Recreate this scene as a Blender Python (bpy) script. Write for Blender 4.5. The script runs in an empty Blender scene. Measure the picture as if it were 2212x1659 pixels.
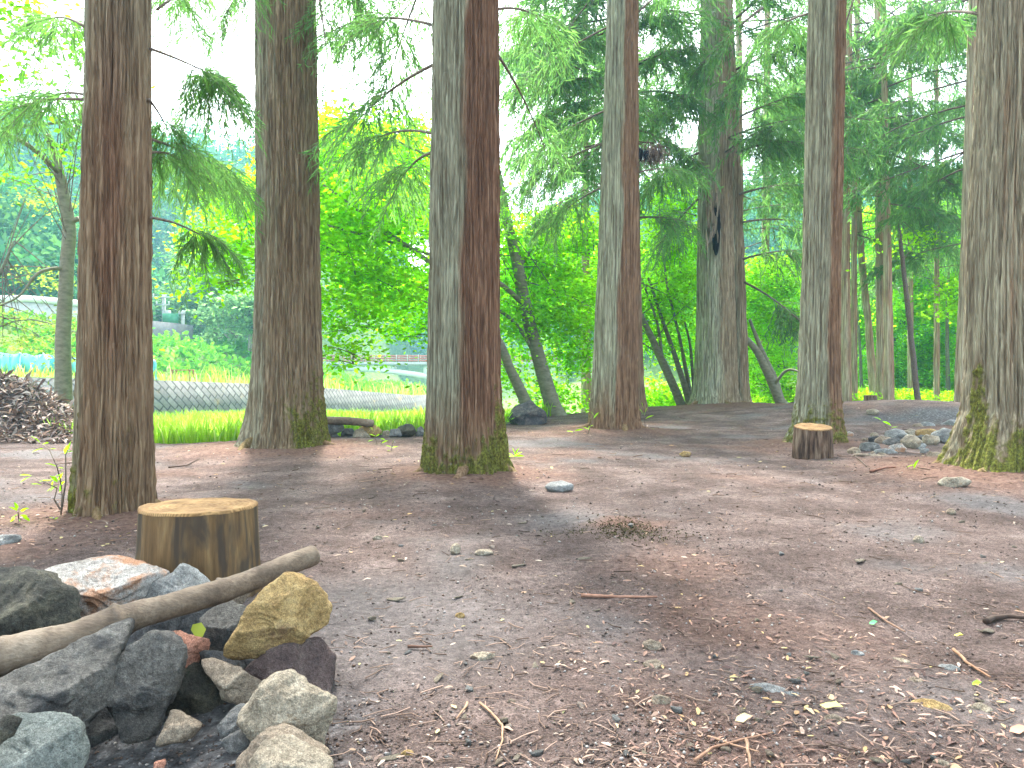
import bpy, math, random
import numpy as np
from mathutils import Vector, Matrix

# ---------------------------------------------------------------- camera, world, sun, exposure
scene = bpy.context.scene
COL = scene.collection
F, CX, CY, HOR, CAMZ = 1659.0, 1106.0, 829.5, 800.0, 0.95     # sizes on a 2212 x 1659 view of the photograph
PITCH = math.atan((CY - HOR) / F)
cam_data = bpy.data.cameras.new("camera")
cam_data.sensor_width = 36.0
cam_data.lens = 36.0 * F / 2212.0
cam_data.clip_start = 0.05
cam_data.clip_end = 3000.0
cam = bpy.data.objects.new("camera", cam_data)
COL.objects.link(cam)
cam.location = (0, 0, CAMZ)
cam.rotation_euler = (math.radians(90) - PITCH, 0, 0)
scene.camera = cam

SUN_EL, SUN_AZ = math.radians(54), math.radians(-14)          # azimuth from +Y towards +X
world = bpy.data.worlds.new("World")
scene.world = world
world.use_nodes = True
wn = world.node_tree
wn.nodes.clear()
w_out = wn.nodes.new("ShaderNodeOutputWorld")
w_bg = wn.nodes.new("ShaderNodeBackground")
w_sky = wn.nodes.new("ShaderNodeTexSky")
w_sky.sky_type = 'NISHITA'
w_sky.sun_disc = False
w_sky.sun_elevation = SUN_EL
w_sky.sun_rotation = SUN_AZ
w_sky.air_density = 1.0
w_sky.dust_density = 4.0
w_sky.ozone_density = 1.0
w_bg.inputs['Strength'].default_value = 0.15
w_hsv = wn.nodes.new('ShaderNodeHueSaturation')            # thin cloud: the blue is washed out
w_hsv.inputs['Saturation'].default_value = 0.14
wn.links.new(w_sky.outputs[0], w_hsv.inputs['Color'])
wn.links.new(w_hsv.outputs[0], w_bg.inputs[0])
wn.links.new(w_bg.outputs[0], w_out.inputs[0])

sun_data = bpy.data.lights.new("sun", 'SUN')
sun_data.energy = 2.6
sun_data.angle = math.radians(5)
sun_data.color = (1.0, 0.95, 0.86)
sun = bpy.data.objects.new("sun", sun_data)
COL.objects.link(sun)
sdir = Vector((math.sin(SUN_AZ) * math.cos(SUN_EL), math.cos(SUN_AZ) * math.cos(SUN_EL), math.sin(SUN_EL)))
sun.rotation_euler = sdir.to_track_quat('Z', 'Y').to_euler()
sun.location = (0, 0, 60)

scene.view_settings.view_transform = 'Standard'
scene.view_settings.look = 'None'
scene.view_settings.gamma = 1.0
scene.view_settings.exposure = 2.75
scene.cycles.use_denoising = True
scene.cycles.max_bounces = 10
scene.cycles.diffuse_bounces = 4
scene.cycles.transmission_bounces = 4
scene.cycles.glossy_bounces = 2
scene.cycles.volume_bounces = 1
scene.cycles.caustics_reflective = False
scene.cycles.caustics_refractive = False

CAM = np.array([0, 0, CAMZ])
RNG = np.random.default_rng(7)

# ---------------------------------------------------------------- small maths
_cp, _sp = math.cos(PITCH), math.sin(PITCH)
def ray(dx, dy):
    X = (dx - CX) / F; U = (CY - dy) / F
    return np.array([X, U * _sp + _cp, U * _cp - _sp])
def P(dx, dy, Y):
    d = ray(dx, dy)
    return CAM + d * (Y / d[1])

_perm = np.random.default_rng(3).permutation(4096)
_grad = np.random.default_rng(4).normal(size=(4096, 3)); _grad /= np.linalg.norm(_grad, axis=1)[:, None]
def pn(p):
    p = np.asarray(p, float)
    i = np.floor(p).astype(np.int64); f = p - i
    u = f * f * f * (f * (f * 6 - 15) + 10)
    out = 0
    for dx in (0, 1):
        for dy in (0, 1):
            for dz in (0, 1):
                h = _perm[(i[:, 2] + dz + _perm[(i[:, 1] + dy + _perm[(i[:, 0] + dx) & 4095]) & 4095]) & 4095]
                g = _grad[h]
                w = (u[:, 0] if dx else 1 - u[:, 0]) * (u[:, 1] if dy else 1 - u[:, 1]) * (u[:, 2] if dz else 1 - u[:, 2])
                out = out + w * (g[:, 0] * (f[:, 0] - dx) + g[:, 1] * (f[:, 1] - dy) + g[:, 2] * (f[:, 2] - dz))
    return out * 1.5
def fbm(p, o=4, lac=2.05, g=0.5):
    s = 0; a = 1.0; p = np.asarray(p, float)
    for k in range(o):
        s = s + a * pn(p + 17.3 * k); a *= g; p = p * lac
    return s
def smooth(x, a, b):
    t = np.clip((np.asarray(x, float) - a) / (b - a), 0, 1)
    return t * t * (3 - 2 * t)
def nrm(v):
    v = np.asarray(v, float)
    return v / (np.linalg.norm(v, axis=-1, keepdims=True) + 1e-12)

# ---------------------------------------------------------------- mesh building
def mesh(name, verts, faces, mats=None, smooth_shade=True, attrs=None, mat_idx=None):
    """faces: list of int arrays (n,3) or (n,4)"""
    me = bpy.data.meshes.new(name)
    verts = np.asarray(verts, np.float32)
    if not isinstance(faces, list): faces = [faces]
    faces = [np.asarray(f, np.int32) for f in faces if len(f)]
    loops = np.concatenate([f.ravel() for f in faces])
    tot = np.concatenate([np.full(len(f), f.shape[1], np.int32) for f in faces])
    start = np.concatenate([[0], np.cumsum(tot)[:-1]]).astype(np.int32)
    me.vertices.add(len(verts)); me.vertices.foreach_set('co', verts.ravel())
    me.loops.add(len(loops)); me.loops.foreach_set('vertex_index', loops)
    me.polygons.add(len(tot)); me.polygons.foreach_set('loop_start', start); me.polygons.foreach_set('loop_total', tot)
    if smooth_shade: me.polygons.foreach_set('use_smooth', np.ones(len(tot), bool))
    if mats is not None:
        for m in (mats if isinstance(mats, (list, tuple)) else [mats]): me.materials.append(m)
    if mat_idx is not None: me.polygons.foreach_set('material_index', np.asarray(mat_idx, np.int32))
    for k, v in (attrs or {}).items():
        v = np.asarray(v, np.float32)
        if v.ndim == 2:
            if v.shape[1] == 3: v = np.concatenate([v, np.ones((len(v), 1), np.float32)], 1)
            a = me.attributes.new(k, 'FLOAT_COLOR', 'POINT'); a.data.foreach_set('color', v.ravel())
        else:
            a = me.attributes.new(k, 'FLOAT', 'POINT'); a.data.foreach_set('value', v)
    me.update(calc_edges=True)
    return me

class MB:
    """collects pieces into one mesh"""
    def __init__(s): s.v = []; s.f = {3: [], 4: []}; s.m = {3: [], 4: []}; s.n = 0; s.a = []; s.mat = 0
    def add(s, v, faces, tint=None):
        v = np.asarray(v, float)
        for f in (faces if isinstance(faces, list) else [faces]):
            f = np.asarray(f, np.int64)
            if len(f): s.f[f.shape[1]].append(f + s.n); s.m[f.shape[1]].append(np.full(len(f), s.mat))
        s.v.append(v); s.n += len(v)
        if tint is not None:
            t = np.asarray(tint, float)
            s.a.append(np.broadcast_to(t, (len(v), 3)) if t.ndim == 1 else t)
        else: s.a.append(np.ones((len(v), 3)))
        return s
    def box(s, x0, x1, y0, y1, z0, z1, tint=None):
        v = [(x, y, z) for x in (x0, x1) for y in (y0, y1) for z in (z0, z1)]
        f = [(0, 1, 3, 2), (4, 6, 7, 5), (0, 4, 5, 1), (2, 3, 7, 6), (0, 2, 6, 4), (1, 5, 7, 3)]
        return s.add(v, np.array(f), tint)
    def tube(s, path, rad, seg=8, cap=True, tint=None):
        path = np.asarray(path, float); n = len(path)
        rad = np.broadcast_to(np.asarray(rad, float), (n,))
        T = nrm(np.gradient(path, axis=0))
        ref = np.array([0, 0, 1.0]) if abs(T[:, 2]).mean() < 0.8 else np.array([1.0, 0, 0])
        A = nrm(np.cross(T, ref)); B = np.cross(T, A)
        th = np.linspace(0, 2 * np.pi, seg, endpoint=False)
        v = path[:, None] + rad[:, None, None] * (np.cos(th)[None, :, None] * A[:, None] + np.sin(th)[None, :, None] * B[:, None])
        v = v.reshape(-1, 3)
        i = np.arange(n - 1)[:, None] * seg; j = np.arange(seg)[None]; k = (j + 1) % seg
        q = np.stack([i + j, i + k, i + seg + k, i + seg + j], -1).reshape(-1, 4)
        fs = [q]
        if cap:
            v = np.concatenate([v, path[:1], path[-1:]])
            a = np.arange(seg); b = (a + 1) % seg
            fs.append(np.stack([b, a, np.full(seg, n * seg)], -1))
            fs.append(np.stack([(n - 1) * seg + a, (n - 1) * seg + b, np.full(seg, n * seg + 1)], -1))
        return s.add(v, fs, tint)
    def quads(s, v4, tint=None):
        v4 = np.asarray(v4, float); n = len(v4)
        if n == 0: return s
        f = np.arange(n * 4).reshape(n, 4)
        if tint is not None and np.ndim(tint) == 2 and len(tint) == n: tint = np.repeat(tint, 4, 0)
        return s.add(v4.reshape(-1, 3), f, tint)
    def build(s, name, mats, parent=None, origin=None, smooth_shade=True):
        if s.n == 0: return None
        v = np.concatenate(s.v)
        if origin is None:
            origin = np.array([0., 0, 0]) if parent is not None else np.array([v[:, 0].mean(), v[:, 1].mean(), v[:, 2].min()])
        if parent is not None: origin = np.array(parent.location)
        fs = [np.concatenate(x) for x in s.f.values() if x]
        me = mesh(name, v - origin, fs, mats, smooth_shade, {'tint': np.concatenate(s.a)}, np.concatenate([i for x in s.m.values() for i in x]) if len(mats) > 1 else None)
        return link(name, me, parent, origin)

def link(name, me, parent=None, origin=(0, 0, 0)):
    o = bpy.data.objects.new(name, me); COL.objects.link(o)
    if parent is not None: o.parent = parent
    else: o.location = tuple(origin)
    return o
def tag(o, label=None, cat=None, group=None, kind=None):
    if label: o['label'] = label
    if cat: o['category'] = cat
    if group: o['group'] = group
    if kind: o['kind'] = kind
    return o
def thing(name, loc, label, cat, group=None):
    o = bpy.data.objects.new(name, None); COL.objects.link(o)
    o.location = tuple(float(c) for c in loc); o.empty_display_size = 0.2
    return tag(o, label, cat, group)

# ---------------------------------------------------------------- materials
def new_mat(name):
    m = bpy.data.materials.new(name); m.use_nodes = True
    nt = m.node_tree; nt.nodes.clear()
    out = nt.nodes.new('ShaderNodeOutputMaterial')
    return m, nt, out
def N(nt, t, **kw):
    n = nt.nodes.new(t)
    for k, v in kw.items():
        if k in n.inputs.keys() if isinstance(k, str) else False: n.inputs[k].default_value = v
        else: setattr(n, k, v)
    return n
def mixc(nt, fac, a, b, mode='MIX'):
    n = nt.nodes.new('ShaderNodeMix'); n.data_type = 'RGBA'; n.blend_type = mode
    for sock, val in ((n.inputs[0], fac), (n.inputs[6], a), (n.inputs[7], b)):
        if hasattr(val, 'is_output'): nt.links.new(val, sock)
        elif isinstance(val, (int, float)): sock.default_value = val
        else: sock.default_value = (*val, 1)
    return n.outputs[2]
def ramp(nt, src, stops):
    n = nt.nodes.new('ShaderNodeValToRGB')
    nt.links.new(src, n.inputs[0])
    e = n.color_ramp.elements
    while len(e) < len(stops): e.new(0.5)
    for k, (p, c) in enumerate(stops):
        e[k].position = p; e[k].color = (*c, 1) if not isinstance(c, (int, float)) else (c, c, c, 1)
    return n.outputs[0]
def noise(nt, vec, scale, detail=4, rough=0.55, dist=0.0):
    n = nt.nodes.new('ShaderNodeTexNoise'); n.inputs['Scale'].default_value = scale
    n.inputs['Detail'].default_value = detail; n.inputs['Roughness'].default_value = rough; n.inputs['Distortion'].default_value = dist
    if vec is not None: nt.links.new(vec, n.inputs['Vector'])
    return n.outputs['Fac']
def coords(nt, scale=(1, 1, 1), kind='Object'):
    t = nt.nodes.new('ShaderNodeTexCoord')
    mp = nt.nodes.new('ShaderNodeMapping'); mp.inputs['Scale'].default_value = scale
    nt.links.new(t.outputs[kind], mp.inputs[0])
    return mp.outputs[0]
def attr(nt, name):
    a = nt.nodes.new('ShaderNodeAttribute'); a.attribute_name = name
    return a
def principled(nt, out, color, rough=0.9, bump=None, spec=0.3, bstr=0.5, bdist=0.01):
    b = nt.nodes.new('ShaderNodeBsdfPrincipled')
    if hasattr(color, 'is_output'): nt.links.new(color, b.inputs['Base Color'])
    else: b.inputs['Base Color'].default_value = (*color, 1)
    b.inputs['Roughness'].default_value = rough
    b.inputs['Specular IOR Level'].default_value = spec
    if bump is not None:
        bn = nt.nodes.new('ShaderNodeBump'); bn.inputs['Strength'].default_value = bstr; bn.inputs['Distance'].default_value = bdist
        nt.links.new(bump, bn.inputs['Height']); nt.links.new(bn.outputs[0], b.inputs['Normal'])
    nt.links.new(b.outputs[0], out.inputs[0])
    return b

def leaf_mat(name, c1, c2, t1, t2, trans=0.5, gloss=0.0):
    """thin leaves: reflect c1..c2, pass t1..t2; every leaf differs; the tint attribute multiplies"""
    m, nt, out = new_mat(name)
    g = nt.nodes.new('ShaderNodeNewGeometry')
    tint = attr(nt, 'tint').outputs['Color']
    cd = mixc(nt, 1.0, mixc(nt, g.outputs['Random Per Island'], c1, c2), tint, 'MULTIPLY')
    ct = mixc(nt, 1.0, mixc(nt, g.outputs['Random Per Island'], t1, t2), tint, 'MULTIPLY')
    d = nt.nodes.new('ShaderNodeBsdfDiffuse'); nt.links.new(cd, d.inputs[0])
    t = nt.nodes.new('ShaderNodeBsdfTranslucent'); nt.links.new(ct, t.inputs[0])
    mx = nt.nodes.new('ShaderNodeMixShader'); mx.inputs[0].default_value = trans
    nt.links.new(d.outputs[0], mx.inputs[1]); nt.links.new(t.outputs[0], mx.inputs[2])
    last = mx.outputs[0]
    if gloss > 0:
        gl = nt.nodes.new('ShaderNodeBsdfGlossy'); gl.inputs['Roughness'].default_value = 0.45
        m2 = nt.nodes.new('ShaderNodeMixShader'); m2.inputs[0].default_value = gloss
        nt.links.new(last, m2.inputs[1]); nt.links.new(gl.outputs[0], m2.inputs[2]); last = m2.outputs[0]
    nt.links.new(last, out.inputs[0])
    return m

M_NEEDLE = leaf_mat('cedar_needles', (0.058, 0.135, 0.048), (0.105, 0.195, 0.066), (0.10, 0.28, 0.055), (0.20, 0.42, 0.085), 0.52, 0.02)
M_LIME = leaf_mat('lime_leaves', (0.21, 0.43, 0.008), (0.31, 0.50, 0.014), (0.35, 0.88, 0.008), (0.46, 0.95, 0.016), 0.66)
M_LEAF = leaf_mat('green_leaves', (0.08, 0.24, 0.012), (0.13, 0.31, 0.016), (0.16, 0.54, 0.008), (0.24, 0.66, 0.015), 0.55)
M_OLIVE = leaf_mat('olive_leaves', (0.15, 0.24, 0.05), (0.22, 0.28, 0.06), (0.26, 0.42, 0.05), (0.36, 0.50, 0.08), 0.5)
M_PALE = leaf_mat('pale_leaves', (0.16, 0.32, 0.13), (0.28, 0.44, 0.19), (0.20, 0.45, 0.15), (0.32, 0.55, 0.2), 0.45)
M_HILL = leaf_mat('hill_leaves', (0.03, 0.12, 0.065), (0.075, 0.21, 0.085), (0.05, 0.20, 0.05), (0.10, 0.27, 0.06), 0.35)
M_GRASS = leaf_mat('grass_blades', (0.13, 0.30, 0.02), (0.24, 0.38, 0.04), (0.24, 0.52, 0.02), (0.40, 0.60, 0.05), 0.5)
M_SHRUB = leaf_mat('shrub_leaves', (0.06, 0.24, 0.03), (0.13, 0.34, 0.04), (0.10, 0.40, 0.02), (0.22, 0.52, 0.04), 0.45)
M_LITTER = leaf_mat('litter_bits', (0.8, 0.8, 0.8), (1, 1, 1), (0.5, 0.45, 0.35), (0.6, 0.5, 0.4), 0.12)

def bark_mat(name='cedar_bark', gain=1.15):
    m, nt, out = new_mat(name)
    v = coords(nt, (1, 1, 0.024))
    n1 = noise(nt, v, 42, 5, 0.6)
    n2 = noise(nt, v, 130, 4, 0.6)
    n3 = noise(nt, coords(nt, (1, 1, 0.35)), 3.0, 4, 0.55)
    base = ramp(nt, n1, [(0.33, (0.058, 0.032, 0.020)), (0.46, (0.145, 0.092, 0.058)), (0.58, (0.225, 0.158, 0.105)), (0.72, (0.33, 0.265, 0.19))])
    base = mixc(nt, 0.22, base, ramp(nt, n2, [(0.35, (0.05, 0.032, 0.022)), (0.65, (0.29, 0.23, 0.17))]))
    tint = attr(nt, 'tint'); sep = nt.nodes.new('ShaderNodeSeparateColor'); nt.links.new(tint.outputs['Color'], sep.inputs[0])
    red = ramp(nt, n1, [(0.35, (0.050, 0.024, 0.016)), (0.52, (0.135, 0.072, 0.049)), (0.68, (0.235, 0.14, 0.098))])
    c = mixc(nt, sep.outputs[2], base, red)
    lich_lit = ramp(nt, n1, [(0.35, (0.085, 0.075, 0.055)), (0.5, (0.20, 0.21, 0.165)), (0.68, (0.36, 0.385, 0.31))])  # lichen grey, also used to paint sky light on the left side
    c = mixc(nt, sep.outputs[0], c, lich_lit)
    moss = ramp(nt, noise(nt, coords(nt), 45, 5, 0.7), [(0.32, (0.034, 0.032, 0.012)), (0.5, (0.095, 0.098, 0.024)), (0.68, (0.20, 0.225, 0.045))])
    c = mixc(nt, sep.outputs[1], c, moss)
    c = mixc(nt, 1.0, c, (gain, gain * .95, gain * .85), 'MULTIPLY')
    mth = nt.nodes.new('ShaderNodeMath'); mth.operation = 'ADD'
    nt.links.new(n1, mth.inputs[0]); nt.links.new(n2, mth.inputs[1])
    principled(nt, out, c, 0.95, mth.outputs[0], 0.12, 1.0, 0.010)
    return m
M_BARK = bark_mat()
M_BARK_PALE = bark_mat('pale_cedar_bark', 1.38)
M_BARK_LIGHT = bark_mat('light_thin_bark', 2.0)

def simple_mat(name, c1, c2, scale=20, stretch=(1, 1, 1), rough=0.85, bstr=0.4, bdist=0.005, spec=0.25, detail=5):
    m, nt, out = new_mat(name)
    n = noise(nt, coords(nt, stretch), scale, detail, 0.6)
    c = ramp(nt, n, [(0.3, c1), (0.7, c2)])
    tint = attr(nt, 'tint').outputs['Color']
    c = mixc(nt, 1.0, c, tint, 'MULTIPLY')
    principled(nt, out, c, rough, n, spec, bstr, bdist)
    return m
M_TWIG = simple_mat('twig_wood', (0.09, 0.065, 0.05), (0.19, 0.15, 0.12), 30)
M_SMOOTHBARK = simple_mat('smooth_bark', (0.11, 0.105, 0.07), (0.22, 0.21, 0.15), 9, (1, 1, 2.2))
M_PALEWOOD = simple_mat('pale_wood', (0.30, 0.26, 0.21), (0.5, 0.45, 0.38), 12)
M_WHITE = simple_mat('white_paint', (0.72, 0.72, 0.70), (0.82, 0.82, 0.80), 8, bstr=0.05)
M_CONC = simple_mat('concrete', (0.34, 0.34, 0.34), (0.52, 0.52, 0.51), 6, bstr=0.3)
M_REDRAIL = simple_mat('red_rail_paint', (0.42, 0.12, 0.08), (0.52, 0.17, 0.11), 10, bstr=0.05)
M_TARP = simple_mat('blue_tarp', (0.06, 0.34, 0.46), (0.22, 0.58, 0.66), 2.5, (1, 1, 0.4), 0.5, 0.6, 0.03)
M_GREENPAINT = simple_mat('green_board', (0.05, 0.24, 0.13), (0.10, 0.32, 0.17), 5, bstr=0.05)
M_RUST = simple_mat('rusty_iron', (0.25, 0.09, 0.05), (0.42, 0.17, 0.09), 12)
M_STEEL = simple_mat('galvanised_steel', (0.45, 0.46, 0.47), (0.6, 0.6, 0.6), 8, rough=0.5, bstr=0.05)
M_DARKWIRE = simple_mat('wire', (0.10, 0.11, 0.14), (0.12, 0.13, 0.16), 8)
M_ROOF = simple_mat('roof_sheet', (0.28, 0.24, 0.24), (0.36, 0.31, 0.3), 8, bstr=0.1)

def rock_mat(name, dark, mid, pale, spot=None, spot_amt=0.62, scale=1.0):
    m, nt, out = new_mat(name)
    co = coords(nt, (scale, scale, scale))
    n1 = noise(nt, co, 9, 8, 0.7, 0.15)
    n2 = noise(nt, co, 95, 6, 0.75)
    c = ramp(nt, n1, [(0.30, dark), (0.5, mid), (0.68, pale)])
    c = mixc(nt, 0.75, c, ramp(nt, n2, [(0.3, 0.18), (0.7, 0.85)]), 'OVERLAY')
    if spot is not None:
        n3 = noise(nt, co, 6.5, 6, 0.65, 0.25)
        c = mixc(nt, ramp(nt, n3, [(spot_amt - 0.06, 0.0), (spot_amt + 0.05, 0.85)]), c, spot)
    n5 = noise(nt, co, 11, 6, 0.65, 0.7)                     # thin dark seams
    c = mixc(nt, ramp(nt, n5, [(0.488, 0.0), (0.5, 0.35), (0.512, 0.0)]), c, tuple(0.5 * x for x in dark))
    n6 = noise(nt, co, 320, 2, 0.6)
    c = mixc(nt, 0.55, c, ramp(nt, n6, [(0.35, 0.22), (0.65, 0.82)]), 'OVERLAY')
    mth = nt.nodes.new('ShaderNodeMath'); mth.operation = 'MULTIPLY_ADD'; mth.inputs[1].default_value = 0.35
    nt.links.new(n2, mth.inputs[0]); nt.links.new(n1, mth.inputs[2])
    principled(nt, out, c, 0.88, mth.outputs[0], 0.25, 1.0, 0.035)
    return m
R_GREY = rock_mat('grey_stone', (0.055, 0.054, 0.053), (0.125, 0.124, 0.120), (0.25, 0.245, 0.235))
R_BLUE = rock_mat('blue_grey_stone', (0.10, 0.102, 0.10), (0.20, 0.202, 0.196), (0.35, 0.352, 0.34))
R_PALE = rock_mat('pale_stone', (0.14, 0.112, 0.08), (0.27, 0.228, 0.17), (0.40, 0.352, 0.275), (0.34, 0.19, 0.08), 0.66)
R_WHITE = rock_mat('white_rusty_stone', (0.17, 0.155, 0.14), (0.33, 0.31, 0.285), (0.52, 0.50, 0.47), (0.34, 0.16, 0.075), 0.53)
R_GOLD = rock_mat('golden_stone', (0.14, 0.082, 0.03), (0.30, 0.205, 0.085), (0.41, 0.31, 0.15), (0.17, 0.095, 0.055), 0.60)
R_RED = rock_mat('red_stone', (0.20, 0.10, 0.07), (0.40, 0.19, 0.13), (0.52, 0.30, 0.23))
R_DARK = rock_mat('dark_and_shaded_stone', (0.025, 0.025, 0.028), (0.06, 0.06, 0.062), (0.13, 0.13, 0.12))  # dark stones; in the pit gaps this colour stands in for shade
R_MAROON = rock_mat('maroon_stone', (0.05, 0.035, 0.035), (0.10, 0.07, 0.065), (0.17, 0.14, 0.12))
R_GREEN = rock_mat('greenish_stone', (0.085, 0.094, 0.086), (0.155, 0.170, 0.155), (0.25, 0.268, 0.245))
R_BROWN = rock_mat('brown_stone', (0.13, 0.10, 0.075), (0.24, 0.19, 0.14), (0.36, 0.30, 0.23))
R_SHADED = rock_mat('grey_stone_with_shade', (0.050, 0.046, 0.041), (0.115, 0.107, 0.096), (0.21, 0.198, 0.178), (0.035, 0.035, 0.037), 0.55)  # dark tone and blotches stand in for deep shade under the pole
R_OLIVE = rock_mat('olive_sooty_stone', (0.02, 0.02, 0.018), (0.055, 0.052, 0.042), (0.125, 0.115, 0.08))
# ---------------------------------------------------------------- terrain
EDGE = np.array([(-60, 16), (-14, 12.5), (-8, 11.6), (-5.5, 10.1), (-4, 9.8), (-2.6, 10.8), (-1.2, 11.3), (0, 14.5), (1, 16.5), (4, 20), (9, 23), (16, 24), (60, 30)], float)
DROP = np.array([(-60, 1.0), (-3, 1.0), (0, 1.0), (2, 1.1), (4, 0.9), (7, 0.5), (10, 0.15), (60, 0.1)], float)
WALLPX = [(-420, 19, 806, 915), (-100, 24, 812, 905), (330, 28, 821, 903), (545, 33, 829, 902), (700, 38, 838, 899), (905, 50, 855, 902)]
WALL = np.array([[P(dx, 800, Y)[0], Y, P(dx, t, Y)[2], P(dx, b, Y)[2]] for dx, Y, t, b in WALLPX])
WALL = np.concatenate([[[-32, 14, 1.0, -0.5]], WALL, [[-6, 66, -1.1, -2.4], [-11, 85, -1.2, -2.6], [-14, 110, -1.2, -2.6], [-20, 150, -1.2, -2.6]]])

def wall_side(x, y):
    """signed distance to the river wall (positive on the far bank) and the wall's top height there"""
    best = np.full(x.shape, 1e9); sd = np.zeros(x.shape); top = np.zeros(x.shape)
    for a, b in zip(WALL[:-1], WALL[1:]):
        ab = b[:2] - a[:2]; L2 = ab @ ab
        t = np.clip(((x - a[0]) * ab[0] + (y - a[1]) * ab[1]) / L2, 0, 1)
        ex = x - (a[0] + t * ab[0]); ey = y - (a[1] + t * ab[1])
        d = np.hypot(ex, ey)
        cr = ab[0] * ey - ab[1] * ex
        m = d < best
        best = np.where(m, d, best); sd = np.where(m, np.where(cr > 0, d, -d), sd); top = np.where(m, a[2] + t * (b[2] - a[2]), top)
    return sd, top

MOUNDS = []      # x, y, radius, height : filled below before the ground is built
def H(x, y, fine=False):
    x = np.atleast_1d(np.asarray(x, float)); y = np.atleast_1d(np.asarray(y, float))
    o = np.zeros(x.shape)
    q = np.stack([x, y, o], -1)
    e = np.interp(x, EDGE[:, 0], EDGE[:, 1]) + 0.35 * pn(q * 0.7)
    z = 0.035 * pn(q * 0.55) * smooth(np.hypot(x, y), 1.5, 5)
    D = np.interp(x, DROP[:, 0], DROP[:, 1])
    z = z - D * smooth(y - e, 0, 2.6)
    z = z - 0.055 * np.clip(y - 26, 0, 60) * smooth(x, 6, -2)
    for mx, my, r, h in MOUNDS:
        d2 = ((x - mx) ** 2 + (y - my) ** 2) / (r * r)
        z = z + h * np.exp(-d2)
    # far bank
    sd, top = wall_side(x, y)
    bank = top + 0.02 * np.clip(sd, 0, 6) + 2.75 * smooth(sd, 5.5, 14) + 0.6 * pn(q * 0.25) * smooth(sd, 6, 12)
    hill = 0.60 * np.maximum(np.clip(sd - 24, 0, None), 1.9 * np.clip(np.hypot(x, y) - 104, 0, None) * smooth(sd, 1, 14))
    cap = 47 + 9 * pn(np.stack([x * 0.012, y * 0.012, o + 3.3], -1))
    hill = cap * (1 - np.exp(-hill / cap * 1.25)) + 2.5 * pn(q * 0.06) * smooth(sd, 24, 50)
    far = bank + hill
    z = np.where((sd > 0.25) & (y > 8), far, z)
    # wooded slope that closes the valley beyond the grove
    h2 = 0.52 * np.clip(np.hypot(x - 10, y) - 75 - 70 * smooth(x, 14, -6), 0, None) * smooth(y, 5, 40)
    cap2 = 44 + 8 * pn(np.stack([x * 0.015, y * 0.015, o + 9.1], -1))
    h2 = cap2 * (1 - np.exp(-h2 / cap2 * 1.25))
    z = np.where(sd > 0.25, z, z + h2)
    if fine:
        r = np.hypot(x, y)
        amp = smooth(r, 40, 6)
        z = z + amp * (0.012 * pn(q * 3.1) + 0.008 * pn(q * 9) + 0.0045 * pn(q * 27)) + amp * smooth(r, 9, 3) * 0.003 * pn(q * 70)
    return z
def h1(x, y): return float(H(x, y)[0])
def G(dx, dy, tmax=400):
    """the point where the view through a place in the photograph meets the ground"""
    d = ray(dx, dy)
    t = np.concatenate([np.arange(0.5, 40, 0.02), np.arange(40, tmax, 0.25)])
    p = CAM + t[:, None] * d
    below = p[:, 2] < H(p[:, 0], p[:, 1])
    k = int(np.argmax(below)) if below.any() else len(t) - 1
    q = p[k].copy(); q[2] = h1(q[0], q[1])
    return q

# tree stations: (name, base pixel x, base y)
def flat(dy): return CAMZ * F / (dy - HOR)
YA, YB, YC, YD, YE, YF, YG, YH = 5.0, 9.3, 6.9, 11.9, 18.0, 9.75, 6.9, 17.0
for dx, Y, r, h in [(245, YA, .62, .06), (615, YB, 1.2, .07), (1008, YC, .75, .085), (1328, YD, .9, .08), (1560, YE, 1.6, .15), (1765, YF, .8, .06), (2150, YG, 1.1, .12)]:
    MOUNDS.append((P(dx, 900, Y)[0], Y, r, h))
MOUNDS.append((P(1330, 1100, 4.6)[0], 4.75, .22, .05))          # small mossy hump
MOUNDS.append((P(1880, 900, 15)[0], 15.5, 2.6, .22))            # bank behind the stone heap
MOUNDS.append((P(2080, 900, 14)[0], 14.5, 2.0, .22))
FIRE = P(330, 1560, 2.15)
MOUNDS.append((FIRE[0] - .08, 2.0, .42, -.13))                   # the fire pit is a shallow hollow

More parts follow.
